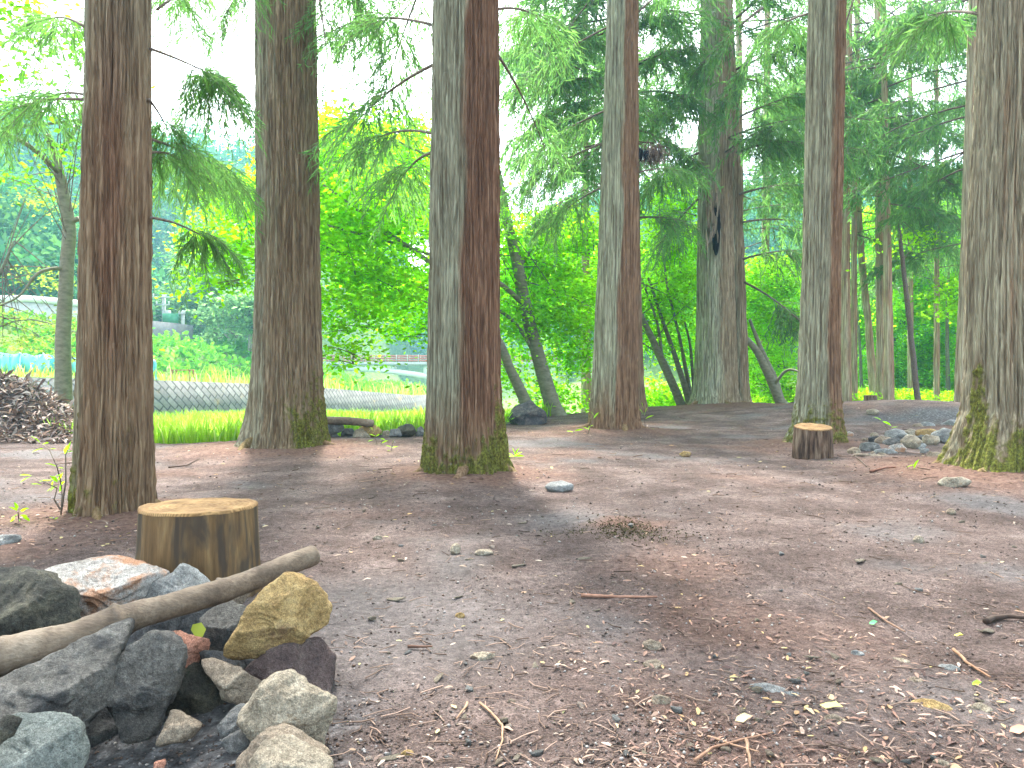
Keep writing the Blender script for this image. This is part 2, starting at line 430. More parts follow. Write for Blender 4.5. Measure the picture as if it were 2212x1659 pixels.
def build_ground():
    fa = np.radians(np.linspace(-44, 44, 640))
    ra = np.radians(np.linspace(44, 316, 110)[1:-1])
    ang = np.concatenate([fa, ra])
    rad = np.concatenate([np.geomspace(0.12, 1.3, 14)[:-1], np.geomspace(1.3, 30, 470), np.geomspace(30, 420, 130)[1:]])
    A, R = np.meshgrid(ang, rad)
    x = (np.sin(A) * R).ravel(); y = (np.cos(A) * R).ravel()
    z = H(x, y, True)
    n = len(ang); m = len(rad)
    i = np.arange(m - 1)[:, None] * n; j = np.arange(n)[None]; k = (j + 1) % n
    q = np.stack([i + j, i + k, i + n + k, i + n + j], -1).reshape(-1, 4)[:, ::-1]
    v = np.stack([x, y, z], -1)
    v = np.concatenate([v, [[0, 0, h1(0, 0)]]])
    tri = np.stack([np.arange(n), (np.arange(n) + 1) % n, np.full(n, n * m)], -1)[:, ::-1]
    # zones: r = needle litter, g = green growth, b = ash
    x = v[:, 0]; y = v[:, 1]; o = np.zeros(len(x)); qq = np.stack([x, y, o], -1)
    e = np.interp(x, EDGE[:, 0], EDGE[:, 1]); sd, _ = wall_side(x, y)
    green = np.maximum(smooth(y - e + 0.4 * pn(qq * 1.3), 0.0, 0.8) * smooth(x, 9, 4), smooth(sd, 0, 0.5))
    green = np.maximum(green, smooth(y - e, 4, 9))
    need = o.copy()
    for mx, my, r, h in MOUNDS[:7]:
        d = np.hypot(x - mx, y - my)
        need = np.maximum(need, smooth(d + 0.25 * pn(qq * 3), r * 1.55, r * 0.55))
    need = np.maximum(need, 0.5 * smooth(fbm(qq * 0.55 + 31, 3), 0.15, 0.6))
    ash = 0.6 * smooth(fbm(qq * 0.75 + 5, 3), 0.15, 0.65) * (1 - need)
    ash = np.maximum(ash, 0.5 * smooth(np.hypot(x + .55, (y - 2.9)), 1.0, .3))
    fire = smooth(np.hypot(x - FIRE[0], (y - 1.95)) + 0.1 * pn(qq * 6), .75, .35)
    need = np.maximum(need, .8 * smooth(np.hypot((x - P(1350, 1100, 4.6)[0]) / 1.4, y - 4.7) + 0.12 * pn(qq * 7), .26, .08))
    burnt = np.maximum(fire, 0.9 * smooth(np.hypot((x - P(2010, 900, 14)[0]) / 2.4, (y - 13.0)) + 0.2 * pn(qq * 2), .9, .3))
    me = mesh('ground', v, [q, tri], [M_GROUND], True, {'zone': np.stack([need, green, ash], -1), 'burnt': burnt})
    return tag(link('ground', me), kind='structure')

def ground_mat():
    m, nt, out = new_mat('forest_floor')
    co = coords(nt)
    n1 = noise(nt, co, 2.2, 6, 0.6); n2 = noise(nt, co, 26, 6, 0.7); n3 = noise(nt, co, 120, 4, 0.75)
    dirt = ramp(nt, n1, [(0.3, (0.066, 0.047, 0.041)), (0.5, (0.120, 0.088, 0.079)), (0.7, (0.188, 0.147, 0.135))])
    dirt = mixc(nt, 0.75, dirt, ramp(nt, n2, [(0.3, (0.2, 0.19, 0.18)), (0.7, (0.82, 0.8, 0.8))]), 'OVERLAY')
    dirt = mixc(nt, 0.8, dirt, ramp(nt, n3, [(0.35, 0.12), (0.65, 0.86)]), 'OVERLAY')
    z = attr(nt, 'zone'); s = nt.nodes.new('ShaderNodeSeparateColor'); nt.links.new(z.outputs['Color'], s.inputs[0])
    need = ramp(nt, n2, [(0.3, (0.085, 0.045, 0.035)), (0.55, (0.20, 0.115, 0.085)), (0.75, (0.33, 0.21, 0.16))])
    ash = ramp(nt, n2, [(0.3, (0.09, 0.084, 0.084)), (0.6, (0.18, 0.173, 0.175)), (0.8, (0.31, 0.305, 0.305))])
    grn = ramp(nt, n1, [(0.3, (0.06, 0.12, 0.02)), (0.7, (0.16, 0.24, 0.05))])
    f = nt.nodes.new('ShaderNodeMath'); f.operation = 'MULTIPLY'; f.inputs[1].default_value = 0.8
    nt.links.new(s.outputs[0], f.inputs[0])
    c = mixc(nt, f.outputs[0], dirt, need)
    c = mixc(nt, s.outputs[2], c, ash)
    b = attr(nt, 'burnt')
    c = mixc(nt, b.outputs['Fac'], c, ramp(nt, n2, [(0.35, (0.035, 0.034, 0.036)), (0.55, (0.11, 0.11, 0.115)), (0.7, (0.27, 0.275, 0.285))]))
    c = mixc(nt, s.outputs[1], c, grn)
    h = nt.nodes.new('ShaderNodeMath'); h.operation = 'ADD'
    nt.links.new(n2, h.inputs[0]); nt.links.new(n3, h.inputs[1])
    principled(nt, out, c, 0.95, h.outputs[0], 0.12, 1.0, 0.02)
    return m
M_GROUND = ground_mat()
build_ground()

# ---------------------------------------------------------------- foliage generators
def leaf_quads(c, d, n, L, W, fold=0.12):
    """diamond leaves: base c, direction d, normal n"""
    s = nrm(np.cross(d, n)); L = np.asarray(L)[:, None]; W = np.asarray(W)[:, None]
    a = c + d * L * 0.45 + s * W * 0.5 + n * W * fold
    b = c + d * L * 0.45 - s * W * 0.5 + n * W * fold
    return np.stack([c, a, c + d * L, b], 1)
def rand_dirs(rng, n, zscale=1.0):
    v = rng.normal(size=(n, 3)); v[:, 2] *= zscale
    return nrm(v)

def bezier(p0, p1, sag, n=12):
    p0, p1 = np.asarray(p0, float), np.asarray(p1, float)
    c = (p0 + p1) / 2 + np.array([0, 0, 1.0]) * sag * np.linalg.norm(p1 - p0)
    t = np.linspace(0, 1, n)[:, None]
    return (1 - t) ** 2 * p0 + 2 * t * (1 - t) * c + t ** 2 * p1

def cedar_spray(rng, path, r0, ntwig, ltwig, nrope, lrope, wrope, crown, wood, start=0.2, droop=0.55, twigwood=True, tint=None):
    """a cedar limb: wood into `wood`, drooping needle strands into `crown`"""
    path = np.asarray(path, float); n = len(path)
    wood.tube(path, np.linspace(r0, r0 * 0.25, n), 6, True)
    T = nrm(np.gradient(path, axis=0))
    t = np.sort(rng.uniform(start, 1, ntwig)); t[-2:] = 1.0
    ti = t * (n - 1); lo = np.clip(ti.astype(int), 0, n - 2); fr = (ti - lo)[:, None]
    pos = path[lo] * (1 - fr) + path[lo + 1] * fr; tan = nrm(T[lo] * (1 - fr) + T[lo + 1] * fr)
    side = nrm(np.cross(tan, [0, 0, 1.0])) * np.where(np.arange(ntwig) % 2, 1, -1)[:, None]
    d = nrm(tan * rng.uniform(0.3, 0.9, (ntwig, 1)) + side * rng.uniform(0.3, 1.0, (ntwig, 1)) + rng.normal(size=(ntwig, 3)) * 0.25 + [0, 0, -0.15])
    Lt = ltwig * (1.15 - 0.55 * t) * rng.uniform(0.6, 1.25, ntwig)
    u = np.linspace(0.1, 1, nrope)[None, :, None]
    tw = pos[:, None] + d[:, None] * Lt[:, None, None] * u + np.array([0, 0, -1.0]) * (droop * Lt[:, None, None] * u ** 2)
    td = nrm(d[:, None] + np.array([0, 0, -2.0]) * droop * u)
    if twigwood:
        for k in range(0, ntwig):
            wood.tube(np.concatenate([pos[k:k + 1], tw[k, ::max(1, nrope // 4)]]), r0 * 0.16, 3, False)
    td = np.broadcast_to(td, tw.shape).reshape(-1, 3); c = tw.reshape(-1, 3); m = len(c)
    rd = nrm(td * 0.75 + rng.normal(size=(m, 3)) * 0.42 + np.array([0, 0, -0.30]))
    nn = rand_dirs(rng, m)
    L = lrope * rng.uniform(0.55, 1.3, m); W = wrope * rng.uniform(0.7, 1.3, m)
    tt = np.ones((m, 3))
    br = np.repeat(rng.uniform(0.8, 1.35, ntwig), nrope)[:, None]
    tt = tt * br * (np.ones(3) if tint is None else np.asarray(tint))
    keep = crown.mat; crown.mat = 0
    crown.quads(leaf_quads(c, rd, nn, L, W, 0.05), tt)
    crown.mat = keep

def clump(rng, C, rad, nspray, nleaf, size, mb, flatness=0.14, tint=(1, 1, 1), sr=0.45, tilt=0.38):
    """broad leaves in flat tiers inside an ellipsoid"""
    C = np.asarray(C, float); rad = np.asarray(rad, float)
    p = rand_dirs(rng, nspray) * rng.uniform(0.25, 1, (nspray, 1)) ** 0.5
    p = C + p * rad
    ax = rand_dirs(rng, nspray, 0.25)
    ax[:, 2] = -abs(ax[:, 2]) * 0.8 - 0.05
    ax = nrm(ax)
    lat = nrm(np.cross(ax, [0, 0, 1.0])); upv = np.cross(lat, ax)
    a = rng.normal(size=(nspray, nleaf, 3)) * np.array([sr, sr * 0.6, sr * flatness])
    c = p[:, None] + a[..., :1] * ax[:, None] + a[..., 1:2] * lat[:, None] + a[..., 2:3] * upv[:, None] - np.array([0, 0, 0.12]) * (a[..., :1] / sr) ** 2 * sr
    m = nspray * nleaf; c = c.reshape(-1, 3)
    d = rng.normal(size=(m, 3)); d[:, 2] = d[:, 2] * 0.35 - 0.35; d = nrm(d)
    nn = nrm(np.array([0, 0, 1.0]) + rng.normal(size=(m, 3)) * tilt); nn = nrm(nn - d * (nn * d).sum(1, keepdims=True))
    L = size * rng.uniform(0.6, 1.3, m)
    tt = np.repeat(rng.uniform(0.55, 1.3, nspray), nleaf)[:, None] * np.asarray(tint)
    mb.quads(leaf_quads(c, d, nn, L, L * 0.72), tt)

# ---------------------------------------------------------------- cedar trunks
def trunk_mesh(zr, cx, cy, r, zs, nseg, amp, ridge, seed, paint, flare=0.03):
    """rings interpolated from stations zr -> (cx, cy, r); bark furrows as real relief"""
    th = np.linspace(0, 2 * np.pi, nseg, endpoint=False)
    X = np.interp(zs, zr, cx)[:, None]; Y = np.interp(zs, zr, cy)[:, None]; R = np.interp(zs, zr, r)[:, None]
    ct, st = np.cos(th)[None], np.sin(th)[None]
    Z = np.broadcast_to(zs[:, None], (len(zs), nseg))
    r0 = float(np.median(r))
    tw = 0.10 * pn(np.stack([ct * 1.3 + 0 * Z, st * 1.3 + 0 * Z, Z * 0.45 + seed], -1).reshape(-1, 3)).reshape(Z.shape)
    thw = th[None] + tw
    q = np.stack([np.cos(thw) * r0 / ridge, np.sin(thw) * r0 / ridge, Z / (ridge * 21) + seed * 3.1], -1).reshape(-1, 3)
    n1 = np.abs(pn(q)); n2 = np.abs(pn(q * np.array([2.2, 2.2, 1.6]) + 9.0))
    f = np.minimum(n1 * 3.4, 1) * 0.62 + np.minimum(n2 * 2.6, 1) * 0.38
    f = f + 0.25 * pn(q * np.array([3.5, 3.5, 5.0]))
    f = f.reshape(Z.shape)
    lob = pn(np.stack([ct * 2.0 + 0 * Z, st * 2.0 + 0 * Z, 0 * Z + seed * 7.7], -1).reshape(-1, 3)).reshape(Z.shape)
    zb = zs[:, None] - zr[0]
    low = np.exp(-np.clip(zb - 0.12, 0, None) / 0.32)
    rr = R + 2.1 * amp * (f - 0.75) + flare * low * (lob * 1.6) + 0.035 * r0 * lob
    rr = rr + 0.02 * low * (f - 0.5)
    s = np.broadcast_to(ct, Z.shape).ravel(); fr = np.broadcast_to(-st, Z.shape).ravel(); zz = (Z - zr[0]).ravel()
    nz = fbm(np.stack([s * r0 * 4, fr * r0 * 4, zz * 0.8 + seed], -1), 4)
    streak = fbm(np.stack([s * r0 * 16, fr * r0 * 16, zz * 0.7 + seed], -1), 3)
    tint = [np.clip(t, 0, 1) for t in paint(s, fr, zz, nz, streak)]
    lump = fbm(np.stack([s * r0 * 22, fr * r0 * 22, zz * 17 + seed], -1), 3)
    tint[1] = np.clip(smooth(tint[1] + 0.45 * lump - .1, 0.12, 0.62), 0, 1) * (tint[1] > .02)
    rr = rr + (tint[1] * (0.012 + 0.010 * lump)).reshape(Z.shape)
    v = np.stack([X + rr * ct, Y + rr * st, Z], -1).reshape(-1, 3)
    m = len(zs)
    i = np.arange(m - 1)[:, None] * nseg; j = np.arange(nseg)[None]; k = (j + 1) % nseg
    qd = np.stack([i + j, i + k, i + nseg + k, i + nseg + j], -1).reshape(-1, 4)
    return v, qd, np.clip(np.stack(tint, -1), 0, 1)

def stations(px, Y, base_z):
    """px rows (dy, left, right) -> z, x, r"""
    rows = sorted(px, key=lambda a: -a[0])
    z = []; x = []; r = []
    for dy, l, rt in rows:
        p = P((l + rt) / 2, dy, Y)
        z.append(p[2]); x.append(p[0]); r.append((rt - l) / 2 / F * Y * Y / math.hypot(p[0], Y) * 0.995)
    return np.array(z), np.array(x), np.array(r)

def make_trunk(parent, px, Y, seed, paint, top=16.0, nseg=200, amp=0.014, ridge=0.03, dz=0.013, flare=0.03, mat=None, name='trunk', lean_y=0.0):
    z, x, r = stations(px, Y, 0)
    zb = h1(x[0], Y) - 0.12
    slope = (x[-1] - x[-3]) / (z[-1] - z[-3]) if len(z) > 3 else 0
    zr = np.concatenate([[min(zb, z[0] - .05)], z, [max(top, z[-1] + 2)]])
    ext = zr[-1] - z[-1]
    xr = np.concatenate([[x[0]], x, [x[-1] + slope * ext * 0.5]])
    rr = np.concatenate([[r[0] * 1.04], r, [max(0.03, r[-1] - ext * 0.017)]])
    zvis = P(1106, -25, Y)[2]
    zs = np.concatenate([np.arange(zr[0], zvis, dz), np.linspace(zvis, zr[-1], max(3, int((zr[-1] - zvis) / 0.5)))])
    yr = Y + lean_y * (zr - zr[0])
    v, q, tint = trunk_mesh(zr, xr, yr, rr, zs, nseg, amp, ridge, seed, paint, flare)
    loc = np.array(parent.location)
    me = mesh(name, v - loc, q, [mat or M_BARK], True, {'tint': tint})
    link(name, me, parent)
    return lambda zz: np.array([np.interp(zz, zr, xr), np.interp(zz, zr, yr), zz]), lambda zz: np.interp(zz, zr, rr)

def paint_A(s, f, z, n, k):      # warm brown, dark red band on the front, little moss at the left foot
    red = smooth(s + 0.5 * n + 0.3 * k, -0.25, 0.35) * smooth(z, 0.7, 1.4) * 0.75 * smooth(-s + .3 * n, -.9, -.4)
    lich_lit = smooth(-s + 0.4 * k, 0.35, 1.0) * 0.6 + smooth(z, 2.2, 3.6) * 0.35  # greyer left side: sky light painted in along with lichen
    moss = smooth(-s + 0.5 * n, 0.1, 0.7) * smooth(z, 0.55, 0.1) * 0.9
    moss = np.maximum(moss, 0.22 * smooth(k, .1, .5) * smooth(z, 1.2, .3))
    return lich_lit, moss, red
def paint_B(s, f, z, n, k):
    lich_lit = 0.55 * smooth(-s + 0.6 * k, -0.1, 0.9) + 0.15
    moss = smooth(s + 0.6 * n, -0.1, 0.5) * smooth(z + .35 * n, 1.35, 0.15) * 0.8
    red = 0.18 * smooth(k, 0.0, 0.5) * smooth(z, .8, 2)
    return lich_lit, moss, red
def paint_C(s, f, z, n, k):
    side = smooth(s + 0.22 * n + 0.08 * k, -0.06, 0.16)
    red = side * 0.85 * smooth(z, 0.15, 0.8) + smooth(-s, .90, .98) * .4
    lich_lit = (1 - side) * 0.85 * smooth(z, 0.3, 1.0)  # left half carries lichen and painted sky light
    moss = smooth(z + 0.22 * n + .12 * k, 0.62, 0.22) * smooth(z + .1 * k, .05, .14) * 0.8
    moss = np.maximum(moss, smooth(s, .75, .95) * smooth(z, 1.1, .5) * .7)
    return lich_lit, moss, red
def paint_D(s, f, z, n, k):
    side = smooth(s + 0.16 * n + 0.10 * k, -0.12, 0.05)
    return (1 - side) * 0.95 * smooth(z + .4 * n, 0.25, 1.1), 0.25 * smooth(-s, .5, .9) * smooth(z, 1, .2), side * 0.55 + 0.4 * (1 - side) * smooth(z, 1.0, 0.2)  # pale left half has the sky's light in its colour
def paint_E(s, f, z, n, k):
    side = smooth(s + 0.2 * n + 0.15 * k, -0.25, 0.2)
    return (1 - side) * 0.95 + 0.3 * side, 0.12 * smooth(z, 1, .2), side * 0.12 * smooth(n, -.1, .4)
def paint_F(s, f, z, n, k):
    side = smooth(s + 0.12 * n + 0.10 * k, -0.02, 0.2)
    return (1 - side) * 0.8, 0.5 * smooth(z + .3 * n, 0.8, 0.15), side * 0.6
def paint_G(s, f, z, n, k):
    moss = smooth(z + 0.65 * n + 0.28 * k - 0.25 * s, 1.12, 0.45) * smooth(z + .12 * n, .12, .26)
    lich_lit = 0.55 * smooth(-s + 0.7 * k, -0.25, 0.6) * (1 - moss)
    return lich_lit, moss, 0.30 * smooth(n + k * .5, -0.1, 0.5) + 0.5 * smooth(z, .25, .1)
def paint_bg(s, f, z, n, k):
    return 0.5 * smooth(-s + n, -0.2, 0.6), 0.1 * smooth(z, 1, 0), 0.25 * smooth(s + n, 0, .6)

def overhead_crown(rng, axis, rad_at, z0, z1, crown, wood, n=60, reach=2.6):
    """the part of the crown above the picture: it shades the clearing"""
    wood.mat = 1
    for k in range(n):
        z = rng.uniform(z0, z1); a = rng.uniform(0, 2 * np.pi)
        L = reach * (1.1 - 0.8 * (z - z0) / (z1 - z0 + 1e-6)) * rng.uniform(0.7, 1.15)
        p0 = axis(z)
        p1 = p0 + np.array([math.cos(a) * L, math.sin(a) * L, -0.25 * L])
        cedar_spray(rng, bezier(p0, p1, 0.12, 6), 0.035, 12, 0.7, 7, 0.30, 0.05, crown, wood, 0.2, 0.5, False)

def cedar(label, px, Y, seed, paint, limbs=(), auto=None, top=15.0, over=(None, 0), group='cedars standing in the clearing', fine=1.0, **kw):
    rng = np.random.default_rng(seed + 100)
    rows = sorted(px, key=lambda a: -a[0])
    p = P((rows[0][1] + rows[0][2]) / 2, rows[0][0], Y)
    root = thing('cedar_tree', (p[0], Y, h1(p[0], Y)), label, 'tree', group)
    extra = kw.pop('extra', None); roots = kw.pop('roots', 0)
    axis, rad = make_trunk(root, px, Y, seed, paint, top, **kw)
    if extra: make_trunk(root, extra['px'], extra['Y'], seed + 1, extra['paint'], top, **{k: v for k, v in extra.items() if k not in ('px', 'Y', 'paint')})
    rb = float(rad(h1(p[0], Y) + .12))
    for k in range(roots):
        a = 2 * np.pi * (k + rng.uniform(-.3, .3)) / roots; L = rb + rng.uniform(.08, .28) * (0.6 + rb)
        t = np.linspace(0, 1, 14); a2 = a + rng.uniform(-.5, .5) * t ** 2; q = rb * .72 + (L - rb * .5) * t
        x, y = p[0] + np.cos(a2) * q, Y + np.sin(a2) * q
        z = H(x, y) + .06 * rb / .3 * (1 - t) ** 3 - .004 - .05 * t ** 2
        rr = rb * .15 * (1 - t) ** 1.3 + .014
        mb = MB(); mb.tube(np.stack([x, y, z], -1), rr, 12, True, np.array((.0, rng.uniform(0, .35), .35)))
        v = mb.v[0]; mb.v[0] = v + .012 * np.stack([pn(v * 14), pn(v * 14 + 7), pn(v * 14 + 3)], -1)
        mb.build('root', [kw.get('mat') or M_BARK], root)
    crown = MB()
    def limb_pts(L):
        (sx, sy, sY), (ex, ey, eY) = L[0], L[1]
        return P(sx, sy, sY), P(ex, ey, eY)
    for L in limbs:
        p0, p1 = limb_pts(L)
        o = dict(sag=0.08, n=24, lt=0.45, nr=22, lr=0.085, wr=0.011, r0=0.016, start=0.25, droop=0.6)
        o.update(L[2] if len(L) > 2 else {})
        w = MB()
        cedar_spray(rng, bezier(p0, p1, o['sag']), o['r0'], o['n'], o['lt'], o['nr'], o['lr'], o['wr'], crown, w, o['start'], o['droop'])
        w.build('branch', [M_TWIG], root)
    if auto:
        for k in range(auto['count']):
            z = rng.uniform(auto['z0'], auto['z1'])
            a = rng.uniform(*auto.get('az', (0, 2 * np.pi)))
            L = auto['reach'] * rng.uniform(0.55, 1.15)
            p0 = axis(z); p1 = p0 + np.array([math.cos(a) * L, math.sin(a) * L, rng.uniform(-0.42, 0.05) * L])
            w = MB()
            cedar_spray(rng, bezier(p0, p1, rng.uniform(0.02, 0.16), 9), auto.get('r0', 0.022), auto.get('n', 34), auto.get('lt', 0.6), auto.get('nr', 22), auto.get('lr', 0.13), auto.get('wr', 0.02), crown, w, 0.22, 0.5)
            w.build('branch', [M_TWIG], root)
    if over[1]:
        overhead_crown(rng, axis, rad, over[0], top, crown, crown, over[1])
    crown.build('crown', [M_NEEDLE, M_TWIG], root)
    return root
#@@TREES
# ---------------------------------------------------------------- the cedars of the clearing
NEAR = dict(r0=0.010, nr=34, lr=0.11, wr=0.008, n=40, lt=0.36, droop=0.75)
MID = dict(nr=30, lr=0.15, wr=0.014, n=46, lt=0.65, droop=0.6)
FAR = dict(nr=28, lr=0.19, wr=0.024, n=52, lt=0.95, droop=0.5, r0=0.03)
def opt(base, **k): return {**base, **k}

cedar("tall cedar behind the near log stool, dark red band down its front",
      [(1114, 150, 340), (1090, 155, 336), (1040, 157, 334), (950, 161, 332), (800, 165, 330), (600, 170, 328), (400, 176, 327), (200, 183, 326), (0, 186, 326)],
      YA, 1, paint_A, [
        ((324, 105, 5.0), (480, 175, 6.0), opt(NEAR, start=0.55, sag=0.03, n=76, lt=0.46, droop=.95)),
        ((322, 215, 5.0), (372, 300, 5.5), opt(NEAR, start=0.4, n=16, lt=0.28)),
        ((324, 300, 5.1), (512, 388, 8.6), opt(NEAR, start=0.08, n=84, lt=0.5, lr=0.14, wr=0.010, sag=0.02)),
        ((324, 330, 5.1), (420, 370, 6.4), opt(NEAR, start=0.1, n=30, lt=0.42)),
        ((326, 470, 5.0), (452, 520, 5.7), opt(NEAR, start=0.62, n=30, lt=0.36)),
        ((340, 20, 5.6), (545, -35, 8.5), opt(NEAR, start=0.1, n=40, lt=0.5)),
        ((330, -60, 5.2), (420, 70, 7.0), opt(NEAR, start=0.2, n=26, lt=0.4)),
        ((184, 205, 5.0), (60, 250, 6.4), opt(NEAR, start=0.15, n=44, lt=0.42)),
        ((186, 60, 5.0), (70, 70, 6.8), opt(NEAR, start=0.15, n=40, lt=0.45)),
        ((182, 215, 5.0), (-60, 290, 6.5), opt(NEAR, start=0.25, n=30, lt=0.4)),
      ], roots=3, over=(5.2, 22), nseg=420, amp=0.013, ridge=0.024, dz=0.014, flare=0.03)

cedar("thick cedar with a flared, furrowed foot beside the row of stones",
      [(980, 500, 724), (965, 514, 716), (950, 524, 711), (920, 532, 706), (860, 541, 700), (780, 547, 697), (600, 553, 692), (400, 555, 690), (200, 554, 686), (0, 554, 682)],
      YB, 2, paint_B, [
        ((684, -40, 9.2), (715, 190, 8.6), opt(MID, start=0.1, n=26, lt=0.4, lr=.1, wr=.01)),
        ((684, -120, 9.2), (800, 40, 9.5), opt(MID, start=0.15)),
        ((556, -70, 9.2), (470, 60, 9.0), opt(MID, start=0.1, n=26, lt=.45, lr=.1, wr=.01)),
        ((556, -140, 9.2), (380, 10, 9.6), opt(MID, start=0.15, n=34, lt=.5, lr=.1, wr=.01)),
      ], roots=5, over=(7.5, 20), nseg=420, amp=0.018, ridge=0.030, dz=0.018, flare=0.07)

cedar("central cedar, grey green on one side and dark red on the other",
      [(1038, 908, 1112), (1022, 914, 1105), (1000, 917, 1098), (970, 919, 1092), (900, 922, 1084), (800, 924, 1080), (600, 928, 1078), (400, 931, 1078), (200, 935, 1077), (0, 937, 1075)],
      YC, 3, paint_C, [
        ((938, 55, 7.0), (705, 75, 9.6), opt(MID, n=40, start=.3)),
        ((936, 140, 7.0), (740, 300, 9.0), opt(MID, n=40, start=.35)),
        ((938, -90, 7.2), (840, 170, 9.0), opt(MID, n=36)),
        ((934, 288, 7.0), (770, 330, 9.6), opt(MID, n=38, start=.3)),
        ((938, -110, 7.4), (740, -20, 10.0), opt(MID, n=36)),
        ((932, 330, 7.1), (850, 420, 9.4), opt(MID, n=36, start=.25)),
        ((1074, 20, 7.1), (1200, 70, 9.5), opt(MID, n=36, start=.3)),
        ((1076, 120, 7.1), (1180, 330, 9.0), opt(MID, n=14, start=.5)),
      ], roots=4, over=(6.2, 22), nseg=440, amp=0.015, ridge=0.027, dz=0.015, flare=0.045)

cedar("slim cedar with small branch knots, pale grey left half and brown right half",
      [(942, 1262, 1396), (930, 1268, 1386), (905, 1272, 1381), (850, 1277, 1378), (760, 1282, 1378), (600, 1290, 1380), (400, 1298, 1379), (200, 1306, 1378), (0, 1312, 1378)],
      YD, 4, paint_D, [
        ((1310, 60, 11.9), (1085, 215, 11.5), opt(MID, n=44, wr=.016, lt=.75)),
        ((1305, 240, 12), (1120, 350, 12.5), opt(MID, n=56, wr=.016, lt=.85, start=.1)),
        ((1300, 310, 12), (1085, 430, 12.5), opt(MID, n=60, wr=.016, lt=.9, start=.15)),
        ((1300, 405, 12), (1190, 480, 13), opt(MID, n=30, wr=.016, start=.3)),
        ((1380, 25, 12), (1500, -60, 12.5), opt(MID, n=30, wr=.016)),
        ((1380, 372, 12), (1470, 368, 12.6), opt(MID, n=22, wr=.016, start=.4)),
      ], roots=4, over=(8.5, 10), mat=M_BARK_PALE, nseg=320, amp=0.014, ridge=0.03, dz=0.02, flare=0.045)

cedar("old double-trunked cedar with a torn bark scar on its front stem",
      [(895, 1482, 1600), (880, 1490, 1598), (850, 1496, 1594), (800, 1500, 1592), (700, 1504, 1589), (553, 1506, 1585), (300, 1509, 1580), (0, 1514, 1574)],
      YE, 5, paint_E, [
        ((1590, 150, 18), (1745, 95, 17), opt(FAR)), ((1592, 255, 18), (1750, 200, 17.5), opt(FAR)),
        ((1597, 420, 18), (1735, 395, 18), opt(FAR, n=26)), ((1604, 560, 18), (1728, 540, 17.5), opt(FAR, n=24)),
        ((1608, 610, 18), (1735, 700, 16.5), opt(FAR, n=44, start=.45)), ((1604, 480, 18), (1730, 480, 18.6), opt(FAR, n=14, start=.4)),
        ((1650, 15, 15.6), (1505, 150, 15.6), opt(FAR, n=46)), ((1660, 60, 15.8), (1545, 255, 15.8), opt(FAR, n=44)),
        ((1512, 200, 18), (1420, 255, 17), opt(FAR)), ((1510, 330, 18), (1400, 405, 17), opt(FAR, n=40)),
        ((1508, 430, 18), (1415, 540, 18), opt(FAR, n=30)), ((1512, 60, 18), (1400, 130, 17), opt(FAR)),
        ((1590, 40, 18), (1700, -40, 17), opt(FAR)), ((1590, 330, 18), (1720, 300, 17), opt(FAR)),
      ], auto=dict(count=18, z0=5.8, z1=12, reach=3.4, n=44, lt=.9, nr=24, lr=.19, wr=.024, az=(-1.2, 4.2)), roots=5, over=(11.5, 8), mat=M_BARK_PALE, nseg=200, amp=0.022, ridge=0.045, dz=0.03, flare=0.12,
      extra=dict(px=[(892, 1545, 1626), (860, 1566, 1620), (700, 1570, 1613), (553, 1562, 1608), (300, 1556, 1597), (0, 1545, 1582)], Y=YE + 0.55, paint=paint_E, mat=M_BARK_PALE, nseg=160, amp=0.02, ridge=0.045, dz=0.04, flare=0.1))

cedar("cedar rising right behind the small dark log stool, mossy spread roots",
      [(972, 1680, 1834), (960, 1692, 1826), (940, 1701, 1822), (915, 1710, 1818), (870, 1717, 1816), (820, 1722, 1814), (700, 1728, 1814), (553, 1733, 1817), (267, 1740, 1822), (0, 1746, 1827)],
      YF, 6, paint_F, [
        ((1824, 60, 9.8), (1860, -40, 10), opt(MID, n=12)), ((1746, 30, 9.8), (1640, 100, 12), opt(MID, n=40, start=.2)),
      ], roots=4, over=(7.5, 14), mat=M_BARK_PALE, nseg=340, amp=0.015, ridge=0.03, dz=0.017, flare=0.05)

cedar("massive cedar whose broad base is coated in bright green moss",
      [(1048, 1975, 2350), (1030, 1996, 2330), (1000, 2018, 2312), (953, 2044, 2296), (886, 2070, 2282), (786, 2079, 2270), (553, 2085, 2262), (400, 2092, 2262), (200, 2104, 2262), (0, 2111, 2260)],
      YG, 7, paint_G, [
        ((2112, 30, 7), (1960, 60, 9), opt(MID, n=40, start=.3)),
      ], roots=6, over=(6.2, 22), mat=M_BARK_PALE, nseg=480, amp=0.018, ridge=0.032, dz=0.013, flare=0.07)

